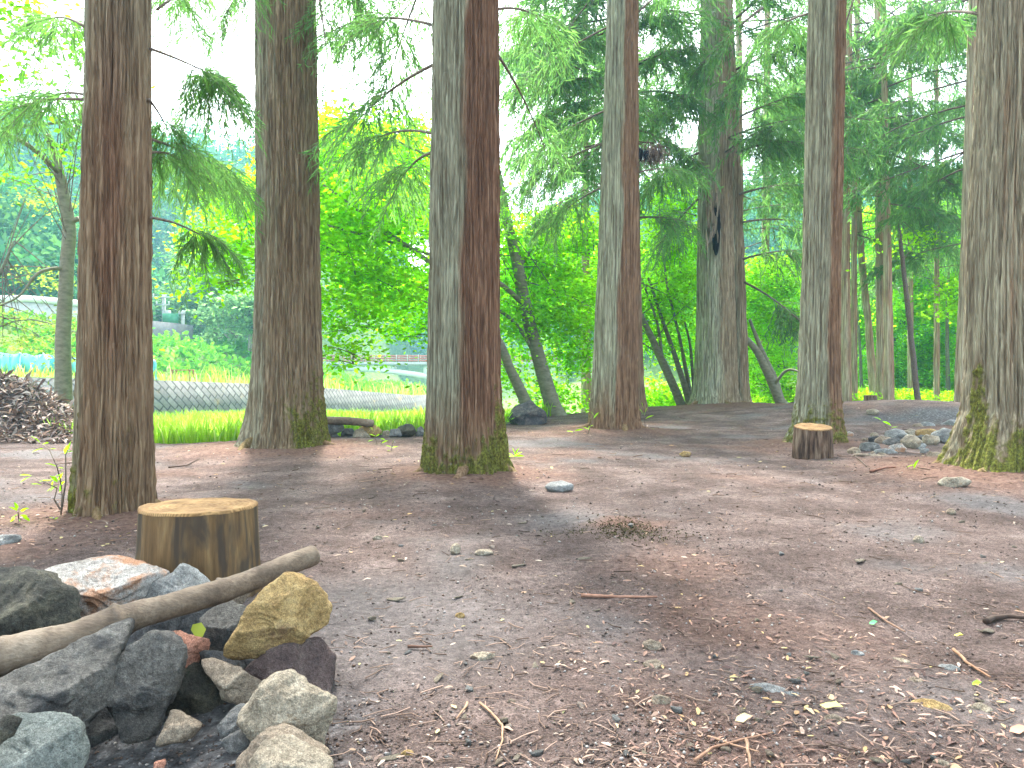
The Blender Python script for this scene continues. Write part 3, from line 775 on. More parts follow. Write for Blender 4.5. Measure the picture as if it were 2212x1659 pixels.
cedar("straight cedar hidden behind the slim two-tone trunk, only one edge showing",
      [(884, 1350, 1400), (860, 1351, 1394), (750, 1350, 1388), (553, 1348, 1383), (0, 1345, 1376)],
      YH, 8, paint_bg, [
        ((1345, 60, 17), (1120, 175, 15), opt(FAR, n=60)), ((1345, 210, 17), (1170, 250, 15.5), opt(FAR, n=60)), ((1345, -60, 17), (1230, 60, 15), opt(FAR, n=56)), ((1345, 300, 17), (1230, 370, 15), opt(FAR, n=60)), ((1378, 60, 17), (1470, 30, 15.5), opt(FAR, n=50)), ((1378, 200, 17), (1480, 210, 15.5), opt(FAR, n=50)),
        ((1345, 120, 17), (1150, 60, 15.5), opt(FAR)), ((1345, 250, 17), (1110, 300, 15.5), opt(FAR, n=42)),
        ((1345, 380, 17), (1160, 470, 16), opt(FAR, n=42)), ((1345, 40, 17), (1090, 110, 15), opt(FAR)),
        ((1345, -40, 17), (1150, -20, 15.5), opt(FAR)), ((1345, 180, 17), (1200, 180, 15), opt(FAR)),
        ((1376, 140, 17), (1490, 100, 16), opt(FAR)), ((1378, 280, 17), (1500, 345, 16), opt(FAR)),
        ((1380, 470, 17), (1490, 480, 16.5), opt(FAR, n=28)),
      ], auto=dict(count=22, z0=6.0, z1=11.5, reach=3.4, n=44, lt=.9, nr=24, lr=.19, wr=.024), over=(11.5, 8), nseg=90, amp=0.015, ridge=0.05, dz=0.06)

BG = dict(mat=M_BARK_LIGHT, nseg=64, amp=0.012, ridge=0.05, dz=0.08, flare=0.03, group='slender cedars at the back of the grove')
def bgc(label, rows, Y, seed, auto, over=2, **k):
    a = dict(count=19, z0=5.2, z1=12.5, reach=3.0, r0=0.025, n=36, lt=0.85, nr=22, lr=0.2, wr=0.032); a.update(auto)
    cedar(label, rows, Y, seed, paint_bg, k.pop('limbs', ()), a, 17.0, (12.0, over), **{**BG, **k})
bgc("slender cedar just past the cedar behind the dark log stool", [(870, 1811, 1840), (553, 1814, 1836), (0, 1822, 1842)], 22.5, 21, {})
bgc("thin cedar close beside a thicker background trunk", [(868, 1838, 1853), (553, 1838, 1851), (0, 1846, 1858)], 25, 22, dict(z0=5))
bgc("thin leaning cedar with dark dead twigs behind the far stump", [(868, 1878, 1900), (700, 1868, 1884), (553, 1853, 1868), (0, 1822, 1834)], 27, 23, dict(z0=6))
bgc("dark slim cedar close behind the pinkish smooth trunk", [(868, 1893, 1915), (553, 1891, 1909), (0, 1888, 1902)], 25, 24, {})
bgc("straight pinkish trunk with thin smooth bark at the back of the grove", [(869, 1909, 1933), (553, 1908, 1926), (300, 1905, 1919), (0, 1903, 1914)], 21.5, 25, dict(z0=5.5, count=18),
    limbs=[((1905, 260, 21.5), (2010, 250, 20), opt(FAR, n=40)), ((1905, 330, 21.5), (2060, 400, 19), opt(FAR, n=50)), ((1905, 345, 21.5), (1835, 350, 20), opt(FAR, n=44)), ((1905, 90, 21.5), (2060, 50, 20), opt(FAR))])
bgc("narrow cedar among lime foliage between the pinkish trunk and the mossy cedar", [(868, 2016, 2031), (553, 2018, 2029), (0, 2018, 2027)], 27, 26, dict(z0=4.5, count=18))
bgc("grey cedar standing close beside the massive mossy cedar", [(868, 2060, 2092), (553, 2074, 2100), (0, 2092, 2114)], 17.5, 27, dict(z0=5.5, count=15))
bgc("cedar deep in the grove, mostly screened by drooping boughs", [(870, 1640, 1662), (553, 1645, 1662), (0, 1652, 1664)], 30, 28, dict(z0=3.5, count=22, reach=3.6))
bgc("cedar deep in the grove behind the double-trunked cedar", [(872, 1590, 1612), (553, 1590, 1607), (0, 1590, 1602)], 27, 29, dict(z0=4.5, count=20, reach=3.6))
bgc("cedar at the back between the leaning lime trees", [(872, 1255, 1277), (553, 1257, 1273), (0, 1260, 1270)], 24, 30, dict(z0=6.0, count=36, reach=3.6), over=8)
bgc("far cedar behind the massive mossy cedar", [(868, 2130, 2160), (553, 2132, 2156), (0, 2140, 2156)], 24, 31, dict(z0=4.5, count=20, reach=3.4))
bgc("far cedar in the row right of the dark log stool", [(868, 1960, 1975), (553, 1960, 1972), (0, 1962, 1970)], 33, 32, dict(z0=4.0, count=20, reach=3.8))

# ---------------------------------------------------------------- broadleaf trees
def pxpath(pts):
    """(x, y, Y, width px) -> smooth world path and radii"""
    w = np.array([P(x, y, Y) for x, y, Y, _ in pts]); r = np.array([wd / 2 / F * Y for _, _, Y, wd in pts])
    n = len(pts); t = np.linspace(0, n - 1, max(8, n * 5)); k = np.arange(n)
    if n > 2:   # Catmull-Rom
        pp = np.concatenate([[2 * w[0] - w[1]], w, [2 * w[-1] - w[-2]]])
        i = np.clip(t.astype(int), 0, n - 2); u = (t - i)[:, None]
        a, b, c, d = pp[i], pp[i + 1], pp[i + 2], pp[i + 3]
        path = 0.5 * ((2 * b) + (c - a) * u + (2 * a - 5 * b + 4 * c - d) * u ** 2 + (3 * b - a - 3 * c + d) * u ** 3)
    else: path = w[0] + (w[1] - w[0]) * (t / (n - 1))[:, None]
    return path, np.interp(t, k, r)

def broadleaf(name, label, trunk, branches, clumps, size=0.105, mat=None, group='lime green trees round the clearing', dens=80, seed=1, nleaf=22, tmat=None, trunks=(), sr=0.42):
    rng = np.random.default_rng(seed)
    path, rad = pxpath(trunk)
    loc = path[0].copy(); loc[2] = h1(loc[0], loc[1])
    root = thing(name, loc, label, 'tree', group)
    for tr in [trunk] + list(trunks):
        p, r = pxpath(tr)
        b = p[:1].copy(); b[0, 2] = min(h1(b[0, 0], b[0, 1]) - 0.1, p[0, 2] - 0.05)
        p = np.concatenate([b, p]); r = np.concatenate([[r[0] * 1.15], r])
        p = p + 0.02 * np.stack([pn(p * 1.7 + 3), pn(p * 1.7 + 9), 0 * p[:, 0]], -1)
        MB().tube(p, r, 14).build('trunk', [tmat or M_SMOOTHBARK], root)
    for br in branches:
        p, r = pxpath(br)
        MB().tube(p, r, 7).build('branch', [tmat or M_SMOOTHBARK], root)
    crown = MB(); tw = crown; crown.mat = 0
    tp = path[len(path) // 2:]
    for (cx, cy, Y, rx, ry) in clumps:
        C = P(cx, cy, Y); k = Y / F
        R = np.array([rx * k, min(1.5, max(rx, ry) * k), ry * k])
        n = int(max(8, rx * ry * 3.14 * k * k * dens))
        crown.mat = 0; clump(rng, C, R, n, nleaf, size, crown, sr=sr); crown.mat = 1
        for q in range(5):      # twigs running into the leaf tiers
            e = C + rng.uniform(-0.9, 0.9, 3) * R
            s = tp[rng.integers(len(tp))] if np.linalg.norm(tp[len(tp) // 2] - C) < 2.2 else C + rng.uniform(-0.4, 0.4, 3) * R + [0.5 * R[0], 0, -0.5 * R[2]]
            tw.tube(bezier(s, e, 0.08, 7), np.linspace(0.012, 0.004, 7) * Y / 14, 4, False)
    crown.build('crown', [mat or M_LIME, M_TWIG], root)
    return root

broadleaf('broadleaf_tree', "slanting lime green tree whose leaves fill the gaps beside the central cedar",
    [(1205, 905, 16.3, 46), (1192, 872, 16.3, 36), (1165, 780, 16.3, 30), (1140, 680, 16.2, 28), (1110, 540, 16, 24), (1088, 440, 16, 20), (1062, 300, 15.6, 13)],
    [[(1135, 660, 16.2, 12), (1060, 600, 15, 10), (900, 540, 14, 7), (700, 485, 13, 5)],
     [(1165, 780, 16.3, 10), (1105, 690, 16, 8), (1010, 640, 15.5, 6)],
     [(1120, 580, 16, 9), (1190, 480, 17, 7), (1270, 430, 17.5, 5)],
     [(1095, 470, 16, 9), (1000, 380, 15, 7), (850, 300, 14, 5)]],
    [(500, 540, 12.5, 80, 60), (510, 440, 13, 60, 55), (480, 600, 12.2, 45, 25), (735, 320, 14, 80, 70), (810, 440, 13.5, 130, 80), (760, 550, 13.5, 110, 70), (850, 620, 14, 120, 55), (740, 670, 13, 80, 55),
     (880, 695, 15, 70, 40), (735, 765, 12.5, 50, 28), (880, 330, 15, 70, 60), (1150, 540, 17, 90, 80), (1210, 650, 17, 100, 80), (1130, 690, 16.5, 70, 50), (1240, 760, 17.5, 55, 55), (1095, 790, 17, 40, 50), (1230, 500, 18, 80, 60), (1190, 850, 18, 60, 30), (640, 400, 14, 90, 90), (1010, 480, 16, 90, 90), (1000, 640, 16, 90, 80)],
    seed=11, trunks=[[(1142, 885, 15.6, 30), (1132, 860, 15.6, 26), (1100, 790, 15.4, 20), (1072, 730, 15.2, 18), (1005, 645, 14.6, 14), (930, 570, 14, 11), (835, 500, 13.5, 8), (700, 400, 13, 5)]])
broadleaf('broadleaf_tree', "lime green tree of several slanting stems beside the double-trunked cedar",
    [(1480, 888, 19, 26), (1470, 870, 19, 20), (1430, 780, 19, 17), (1392, 695, 18.8, 13), (1350, 600, 18.5, 8)],
    [[(1430, 780, 19, 8), (1420, 700, 19, 6), (1385, 600, 19, 4)]],
    [(1440, 630, 19.5, 65, 70), (1440, 520, 20, 55, 60), (1425, 730, 20, 45, 50), (1430, 850, 21, 50, 32), (1460, 430, 20, 55, 50), (1400, 860, 20.5, 28, 22), (1320, 640, 19.5, 60, 80), (1510, 560, 21, 50, 80)],
    seed=12, trunks=[[(1492, 882, 19.4, 16), (1462, 780, 19.3, 11), (1430, 690, 19.2, 8), (1400, 600, 19, 5)], [(1496, 880, 19.4, 10), (1470, 740, 19.3, 7), (1438, 600, 19, 5), (1425, 450, 19, 3)], [(1500, 880, 19.5, 8), (1492, 760, 19.3, 6), (1478, 690, 19, 4)]])
broadleaf('broadleaf_tree', "lime green tree with two bowed pale stems right behind the double-trunked cedar",
    [(1700, 890, 20, 34), (1684, 865, 20, 22), (1655, 800, 20, 18), (1625, 745, 20, 14), (1560, 690, 20, 9)],
    [[(1670, 835, 20, 8), (1700, 800, 19.5, 6), (1735, 805, 19, 4)]],
    [(1665, 600, 25, 60, 60), (1650, 690, 24.5, 50, 50), (1665, 780, 24, 50, 40), (1640, 830, 23.5, 40, 30), (1695, 835, 23, 35, 28), (1690, 700, 25, 45, 50), (1600, 640, 25, 60, 60)],
    seed=13, trunks=[[(1692, 885, 20.2, 20), (1668, 810, 20.2, 14), (1640, 745, 20.2, 10), (1620, 690, 20, 6)]])
for i, (lab, tr, cl) in enumerate([
    ("leaning thin orange-brown tree with lime leaves right of the pinkish trunk", [(1990, 872, 21.5, 16), (1982, 855, 21.5, 13), (1965, 700, 21.5, 11), (1950, 560, 21.5, 9), (1940, 470, 21.5, 6)], [(1960, 560, 35, 60, 50), (1985, 640, 35, 60, 50), (1940, 680, 35, 40, 40), (2000, 480, 35, 50, 40), (1965, 520, 22, 16, 30)]),
    ("bright lime tree filling the gap beside the massive mossy cedar", [(2048, 868, 33, 10), (2046, 700, 33, 7), (2050, 560, 33, 5)], [(2050, 570, 36, 60, 80), (2040, 690, 36, 60, 60), (2030, 780, 36, 60, 45), (2060, 450, 36, 50, 60), (1990, 760, 36, 50, 40), (2055, 640, 24, 22, 50)]),
    ("low lime green tree behind the far cut stump", [(1862, 868, 36, 8), (1858, 760, 36, 6), (1850, 640, 36, 4)], [(1850, 690, 38, 45, 55), (1860, 800, 38, 55, 35), (1880, 620, 38, 45, 60), (1940, 800, 38, 60, 40), (1890, 500, 39, 70, 60)]),
    ("shrubby lime tree at the back edge below the pinkish trunk", [(1940, 868, 38, 7), (1938, 780, 38, 5), (1930, 700, 38, 4)], [(1900, 720, 38, 60, 60), (1960, 830, 37, 60, 25), (2010, 840, 36, 50, 22), (1870, 850, 36, 45, 18), (2080, 830, 35, 40, 30)]),
    ("lime green tree far behind the double-trunked cedar", [(1530, 868, 37, 8), (1528, 760, 37, 6), (1520, 640, 37, 4)], [(1530, 700, 37, 90, 110), (1430, 600, 36, 80, 90), (1640, 760, 37, 80, 70), (1700, 640, 38, 80, 90)]),
    ("lime tree far back, mostly hidden behind the massive mossy cedar", [(2180, 868, 32, 10), (2182, 700, 32, 8), (2190, 560, 32, 6)], [(2150, 600, 32, 70, 80), (2240, 560, 32, 90, 90), (2230, 700, 32, 100, 80), (2350, 640, 32, 110, 100), (2470, 680, 32, 110, 100), (2180, 800, 32, 80, 40), (2320, 790, 32, 110, 50), (2460, 800, 32, 90, 45)]),
    ("tall lime tree filling the gap between the flared cedar and the central cedar", [(1010, 868, 24, 16), (1005, 700, 24, 12), (990, 480, 24, 8)], [(745, 290, 21, 70, 60), (860, 310, 21, 80, 70), (770, 380, 20, 90, 70), (860, 460, 21, 80, 90), (750, 500, 21, 70, 70), (830, 610, 21, 90, 50), (960, 420, 22, 80, 90), (640, 500, 21, 80, 80)]),
    ("lime green tree far back right of the central cedar", [(1160, 868, 27, 8), (1162, 760, 27, 6), (1170, 640, 27, 4)], [(1130, 600, 27, 80, 90), (1230, 580, 28, 80, 100)]),
    ]):
    broadleaf('broadleaf_tree', lab, tr, [], cl, size=0.14, seed=40 + i, dens=48, tmat=M_TWIG if i == 0 else None, sr=0.5, mat=M_LEAF if lab.startswith('tall') else None)

broadleaf('broadleaf_tree', "smooth grey-green bent tree behind the heap of dead leaves",
    [(139, 960, 12.6, 40), (138, 880, 12.6, 36), (135, 800, 12.6, 33), (138, 700, 12.6, 30), (145, 580, 12.6, 28), (149, 500, 12.6, 27), (140, 440, 12.6, 25), (129, 380, 12.6, 22), (118, 335, 12.6, 16), (104, 290, 12.4, 10)],
    [[(129, 375, 12.6, 12), (70, 320, 12, 10), (0, 285, 11.5, 8), (-80, 270, 11, 6)],
     [(122, 340, 12.6, 12), (150, 300, 12.6, 9), (176, 250, 12.6, 7), (200, 160, 12.5, 5)],
     [(140, 585, 12.6, 10), (118, 580, 12.4, 8), (80, 592, 12.2, 7), (40, 640, 12, 5), (-20, 668, 11.6, 4)],
     [(0, 277, 11, 6), (80, 270, 11.5, 6), (176, 258, 12, 5)],
     [(155, 478, 12.6, 12), (170, 472, 12.6, 11)]],
    [(40, 40, 11.5, 110, 70), (10, 160, 11, 55, 50), (0, 235, 10.5, 45, 30), (150, 330, 12.5, 45, 40), (150, 110, 11.5, 50, 60), (30, 380, 13, 60, 20)],
    size=0.12, seed=17, dens=30, nleaf=14, mat=M_LEAF)
broadleaf('broadleaf_tree', "thin olive yellow tree by the river, tiers of small leaves in front of the wall",
    [(-60, 900, 17, 14), (-50, 760, 17, 10), (-20, 640, 17, 7), (30, 520, 17, 4)],
    [[(-40, 720, 17, 5), (60, 690, 17, 4), (170, 720, 17, 2)]],
    [(40, 690, 17, 70, 22), (90, 735, 17.5, 70, 20), (20, 740, 17, 60, 18), (150, 690, 18, 35, 30), (90, 430, 18, 70, 22), (120, 600, 18, 60, 25), (150, 770, 18, 30, 12)],
    size=0.09, seed=18, dens=30, mat=M_OLIVE, nleaf=18, sr=0.35)

# pale trees on the far bank
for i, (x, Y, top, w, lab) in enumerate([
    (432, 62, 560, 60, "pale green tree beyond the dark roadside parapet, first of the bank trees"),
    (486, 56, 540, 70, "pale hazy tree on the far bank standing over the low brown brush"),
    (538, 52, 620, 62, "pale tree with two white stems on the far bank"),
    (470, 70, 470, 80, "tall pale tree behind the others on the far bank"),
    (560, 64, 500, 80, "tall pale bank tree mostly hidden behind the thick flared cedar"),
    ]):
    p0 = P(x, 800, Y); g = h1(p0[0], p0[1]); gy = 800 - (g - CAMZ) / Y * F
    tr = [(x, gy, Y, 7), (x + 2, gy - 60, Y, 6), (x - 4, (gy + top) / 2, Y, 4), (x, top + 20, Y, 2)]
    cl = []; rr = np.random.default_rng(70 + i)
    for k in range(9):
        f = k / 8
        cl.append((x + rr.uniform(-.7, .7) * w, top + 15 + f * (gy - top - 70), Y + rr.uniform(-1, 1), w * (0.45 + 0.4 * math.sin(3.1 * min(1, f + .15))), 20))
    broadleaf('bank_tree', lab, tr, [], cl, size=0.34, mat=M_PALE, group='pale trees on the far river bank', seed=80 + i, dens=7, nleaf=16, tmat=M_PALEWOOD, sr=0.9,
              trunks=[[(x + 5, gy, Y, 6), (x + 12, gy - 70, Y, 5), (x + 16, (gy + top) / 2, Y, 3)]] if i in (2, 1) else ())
#@@FAR
# ---------------------------------------------------------------- far bank: forest, wall, bridge, road things
def hill_forest():
    rng = np.random.default_rng(5)
    n = 16000
    a = np.radians(rng.uniform(-46, 40, n)); r = np.sqrt(rng.uniform(45 ** 2, 210 ** 2, n))
    x = np.sin(a) * r; y = np.cos(a) * r
    sd, _ = wall_side(x, y); z = H(x, y)
    ok = ((sd > 22) | ((sd < -3) & (z > 1.5))) & (rng.uniform(size=n) < 0.30 * np.clip(120 / r, .5, 2))
    x, y, z, r = x[ok], y[ok], z[ok], r[ok]
    n = len(x); mb = MB()
    for k in range(n):
        R = rng.uniform(1.8, 3.6); hh = rng.uniform(1.0, 1.6)
        m = 190 if r[k] < 110 else 100
        d = rand_dirs(rng, m); rad = rng.uniform(0.45, 1.0, m)[:, None] ** 0.5
        c = np.array([x[k], y[k], z[k] + R * hh * 0.9]) + d * rad * np.array([R, R, R * hh])
        dd = rng.normal(size=(m, 3)); dd[:, 2] -= 0.4; dd = nrm(dd)
        nn = nrm(d + rng.normal(size=(m, 3)) * 0.5 + [0, 0, .5])
        L = rng.uniform(0.35, 0.8, m)
        t = np.array([1, 1, 1]) * rng.uniform(0.65, 1.3) * np.array([rng.uniform(.75, 1.25), 1, rng.uniform(.8, 1.2)])
        mb.quads(leaf_quads(c, dd, nn, L, L * 0.7), np.broadcast_to(t, (m, 3)))
    o = mb.build('hill_forest', [M_HILL])
    tag(o, "hazy blue-green wood covering the hillside across the river", 'forest', kind='stuff')
hill_forest()

def strip(path2, z0, z1, thick, batter=0.0):
    """vertical wall along a plan polyline; front face to the right of the direction of travel"""
    p = np.asarray(path2, float); n = len(p)
    t = nrm(np.gradient(p, axis=0)); nr = np.stack([t[:, 1], -t[:, 0]], -1)
    front_b = np.column_stack([p + nr * batter, z0]); front_t = np.column_stack([p, z1])
    back_t = np.column_stack([p - nr * thick, z1]); back_b = np.column_stack([p - nr * thick, z0])
    v = np.stack([front_b, front_t, back_t, back_b], 1).reshape(-1, 3)
    u = np.concatenate([[0], np.cumsum(np.linalg.norm(np.diff(p, axis=0), axis=1))])
    q = []
    for i in range(n - 1):
        for k in range(4):
            q.append((i * 4 + k, (i + 1) * 4 + k, (i + 1) * 4 + (k + 1) % 4, i * 4 + (k + 1) % 4))
    q.append((0, 1, 2, 3)); e = (n - 1) * 4; q.append((e + 3, e + 2, e + 1, e))
    uv = np.stack([np.repeat(u, 4), v[:, 2], np.zeros(len(v))], -1)
    return v, np.array(q), uv

def block_wall_mat():
    m, nt, out = new_mat('block_wall')
    a = attr(nt, 'wuv')
    mp = nt.nodes.new('ShaderNodeMapping'); mp.inputs['Rotation'].default_value = (0, 0, math.radians(45))
    nt.links.new(a.outputs['Vector'], mp.inputs[0])
    b = nt.nodes.new('ShaderNodeTexBrick')
    b.inputs['Scale'].default_value = 1.0; b.inputs['Brick Width'].default_value = 0.50; b.inputs['Row Height'].default_value = 0.25
    b.inputs['Mortar Size'].default_value = 0.028; b.inputs['Mortar Smooth'].default_value = 0.3
    b.inputs['Color1'].default_value = (0.15, 0.148, 0.145, 1); b.inputs['Color2'].default_value = (0.22, 0.216, 0.208, 1); b.inputs['Mortar'].default_value = (0.085, 0.082, 0.078, 1)
    nt.links.new(mp.outputs[0], b.inputs['Vector'])
    n = noise(nt, a.outputs['Vector'], 0.9, 6, 0.65)
    c = mixc(nt, ramp(nt, n, [(0.58, 0.0), (0.68, 0.8)]), b.outputs['Color'], (0.33, 0.25, 0.13))
    n2 = noise(nt, a.outputs['Vector'], 7, 5, 0.7)
    c = mixc(nt, 0.5, c, ramp(nt, n2, [(0.3, 0.3), (0.7, 0.75)]), 'OVERLAY')
    inv = nt.nodes.new('ShaderNodeMath'); inv.operation = 'SUBTRACT'; inv.inputs[0].default_value = 1.0
    nt.links.new(b.outputs['Fac'], inv.inputs[1])
    principled(nt, out, c, 0.9, inv.outputs[0], 0.2, 1.0, 0.06)
    return m
M_BLOCK = block_wall_mat()
def river_wall():
    t = np.linspace(0, len(WALL) - 1, 60); k = np.arange(len(WALL))
    W = np.stack([np.interp(t, k, WALL[:, i]) for i in range(4)], -1)
    v, q, uv = strip(W[:, :2], W[:, 3] - 0.9, W[:, 2], 0.45, 0.35)
    root = thing('retaining_wall', (W[20, 0], W[20, 1], W[20, 3]), "grey river wall of diagonal concrete blocks", 'wall')
    loc = np.array(root.location)
    link('block_face', mesh('block_face', v - loc, q, [M_BLOCK], False, {'wuv': uv}), root)
river_wall()

def along(pxs, Ys, off=0): return np.array([[P(x, 800, Y)[0], Y] for x, Y in zip(pxs, Ys)])
# blue sheet fence beside the river road
fx = along(np.linspace(-260, 168, 18), np.linspace(25.5, 31, 18))
fr = thing('sheet_fence', (*fx[8], 0.7), "low fence hung with faded blue plastic sheet above the block wall", 'fence')
loc = np.array(fr.location); mb = MB(); pts = []
for i in range(17):
    a, b = fx[i], fx[i + 1]
    for s in range(4):
        pts.append(a + (b - a) * s / 4)
pts.append(fx[-1]); pts = np.array(pts)
gz = H(pts[:, 0], pts[:, 1])
off = 0.06 * np.sin(np.arange(len(pts)) * 1.9)[:, None]
v0 = np.column_stack([pts + off, gz + 0.10]); v1 = np.column_stack([pts + off * .4, gz + 0.78 + 0.03 * np.sin(np.arange(len(pts)) * 0.8)])
v = np.stack([v0, v1, v1 + [0, .02, 0], v0 + [0, .02, 0]], 1).reshape(-1, 3)
q = [(i * 4 + k, i * 4 + 4 + k, i * 4 + 4 + (k + 1) % 4, i * 4 + (k + 1) % 4) for i in range(len(pts) - 1) for k in range(4)]
rngt = np.random.default_rng(2); tt = np.repeat(np.where(rngt.uniform(size=(len(pts), 1)) < .35, [[0.5, .85, 1.0]], [[1.7, 1.5, 1.4]]), 4, 0)
mb.add(v, np.array(q), tt); mb.build('sheet', [M_TARP], fr)
for i in range(0, 18, 2):
    MB().tube([(fx[i, 0], fx[i, 1] + .06, h1(*fx[i]) - .1), (fx[i, 0], fx[i, 1] + .06, h1(*fx[i]) + .95)], 0.03, 6).build('post', [M_STEEL], fr)

p = P(333, 800, 31); g = h1(p[0], p[1])
mb = MB(); mb.tube([(p[0], p[1], g - .1), (p[0], p[1], g + .7), (p[0] - .05, p[1], g + .82)], [.09, .09, .07], 12); mb.tube([(p[0], p[1], g), (p[0], p[1], g + .1)], .15, 12)
tag(mb.build('standing_pipe', [M_TARP]), "bright blue upright pipe at the road edge past the first cedar", 'pipe')

p = P(395, 800, 34); g = h1(p[0], p[1])
tb = thing('table', (p[0], p[1], g), "small rusty red table on the far road", 'table')
MB().box(p[0] - .42, p[0] + .42, p[1] - .25, p[1] + .25, g + .48, g + .53).build('table_top', [M_RUST], tb)
for sx in (-.38, .38):
    for sy in (-.2, .2): MB().box(p[0] + sx - .03, p[0] + sx + .03, p[1] + sy - .03, p[1] + sy + .03, g - .02, g + .478).build('leg', [M_RUST], tb)

def low_wall(name, label, pxs, Ys, ytop, mat, depth=1.2, thick=0.3, cap=None):
    w = along(pxs, Ys); zt = np.array([P(x, yt, Y)[2] for x, yt, Y in zip(pxs, ytop, Ys)])
    zb = H(w[:, 0], w[:, 1]) - 0.3; zb = np.minimum(zb, zt - depth)
    root = thing(name, (w[0, 0], w[0, 1], zb[0]), label, 'wall'); loc = np.array(root.location)
    v, q, uv = strip(w, zb, zt, thick)
    link('wall_body', mesh('wall_body', v - loc, q, [mat], False, {'tint': np.ones((len(v), 3))}), root)
    if cap:
        v, q, uv = strip(w, zt + .004, zt + cap, thick + .15, .06)
        link('coping', mesh('coping', v - loc, q, [M_WHITE], False, {'tint': np.ones((len(v), 3))}), root)
low_wall('road_wall', "grey stone road wall with a white top on the slope behind the bent tree", [20, 60, 110, 175], [40, 41, 42, 43], [652, 652, 656, 662], M_CONC, 1.5, .5, .35)
low_wall('parapet', "dark roadside parapet on the green bank past the first cedar", [300, 340, 380, 418], [49, 50, 51, 52], [690, 694, 698, 703], simple_mat('dark_concrete', (.13, .13, .14), (.2, .2, .2), 5), .6, .3)
w = along([326, 440], [49.5, 53])
# utility poles and wires
def pole(px, ytop, Y, label, arms=((.35, 1.5), (.9, 1.0))):
    p = P(px, 800, Y); zt = P(px, ytop, Y)[2]; g = h1(p[0], p[1])
    root = thing('utility_pole', (p[0], p[1], g), label, 'pole', 'poles along the far road')
    MB().tube([(p[0], p[1], g - .3), (p[0], p[1], zt)], [.17, .12], 10).build('post', [M_CONC], root)
    for dz, L in arms:
        MB().box(p[0] - L / 2, p[0] + L / 2, p[1] - .22, p[1] - .13, zt - dz - .05, zt - dz + .05).build('crossarm', [M_STEEL], root)
        for sx in (-.45, 0.15, .45): MB().tube([(p[0] + sx * L, p[1] - .17, zt - dz + .052), (p[0] + sx * L, p[1] - .17, zt - dz + .25)], .05, 8).build('insulator', [M_WHITE], root)
    if px > 300: MB().tube([(p[0] + .3, p[1], zt - 2.0), (p[0] + .3, p[1], zt - 1.3)], .2, 10).build('transformer', [M_STEEL], root)
    return np.array([p[0], p[1] - .17, zt - .1])
t1 = pole(355, 632, 56, "concrete utility pole with crossarms above the dark parapet")
t2 = pole(163, 640, 52, "slim utility pole peeping out between the bent tree and the first cedar", ((.3, .9),))
t3 = pole(-120, 560, 46, "utility pole at the far end of the wires past the bent tree", ((.35, 1.5),))
t4 = pole(396, 672, 58, "short utility post beside the green board", ((.2, .5),))
for i, dz in enumerate((0, .35, .8, 1.3, 1.7)):
    for a, b in ((t3, t2), (t2, t1)):
        o = MB().tube(bezier(a - [0, 0, dz * 1.0], b - [0, 0, dz * .9], -.05, 16), .022, 5, False).build('power_line', [M_DARKWIRE])
        tag(o, "thin sagging power lines strung above the far road", 'cable', 'power lines above the far road')
# house on the slope
p = P(-25, 590, 58); g = h1(p[0], p[1])
hs = thing('house', (p[0], p[1], g), "white house at the foot of the wooded hill", 'house'); z0 = P(0, 618, 58)[2]; z1 = P(0, 568, 58)[2]
MB().box(p[0] - 3.5, p[0] + 1.15, p[1], p[1] + 6, min(g, z0) - .3, z1).build('wall', [M_WHITE], hs)
mb = MB(); rz = z1 + .003
mb.add([(p[0] - 3.9, p[1] - .6, rz), (p[0] + 1.55, p[1] - .6, rz), (p[0] + 1.55, p[1] + 6.5, rz), (p[0] - 3.9, p[1] + 6.5, rz), (p[0] - 3.9, p[1] + 3, rz + 1.4), (p[0] + 1.55, p[1] + 3, rz + 1.4)],
       [np.array([(0, 1, 5, 4), (3, 4, 5, 2), (0, 3, 2, 1)]), np.array([(0, 4, 3), (1, 2, 5)])])
mb.build('roof', [M_ROOF], hs, smooth_shade=False)
for wx in (-2.6, -.9): MB().box(p[0] + wx, p[0] + wx + 1, p[1] - .05, p[1] - .004, z0 + .7, z0 + 1.5).build('window', [M_DARKWIRE], hs)
# green board and a shed on the far road
p = P(368, 690, 54); g = h1(p[0], p[1]); zt = P(368, 677, 54)[2]
bd = thing('notice_board', (p[0], p[1], g), "blank green board on posts behind the dark parapet", 'sign')
MB().box(p[0] - .55, p[0] + .55, p[1] - .03, p[1] + .03, zt - .75, zt).build('board', [M_GREENPAINT], bd)
for sx in (-.45, .45): MB().box(p[0] + sx - .03, p[0] + sx + .03, p[1] + .033, p[1] + .09, g - .2, zt - .05).build('post', [M_STEEL], bd)
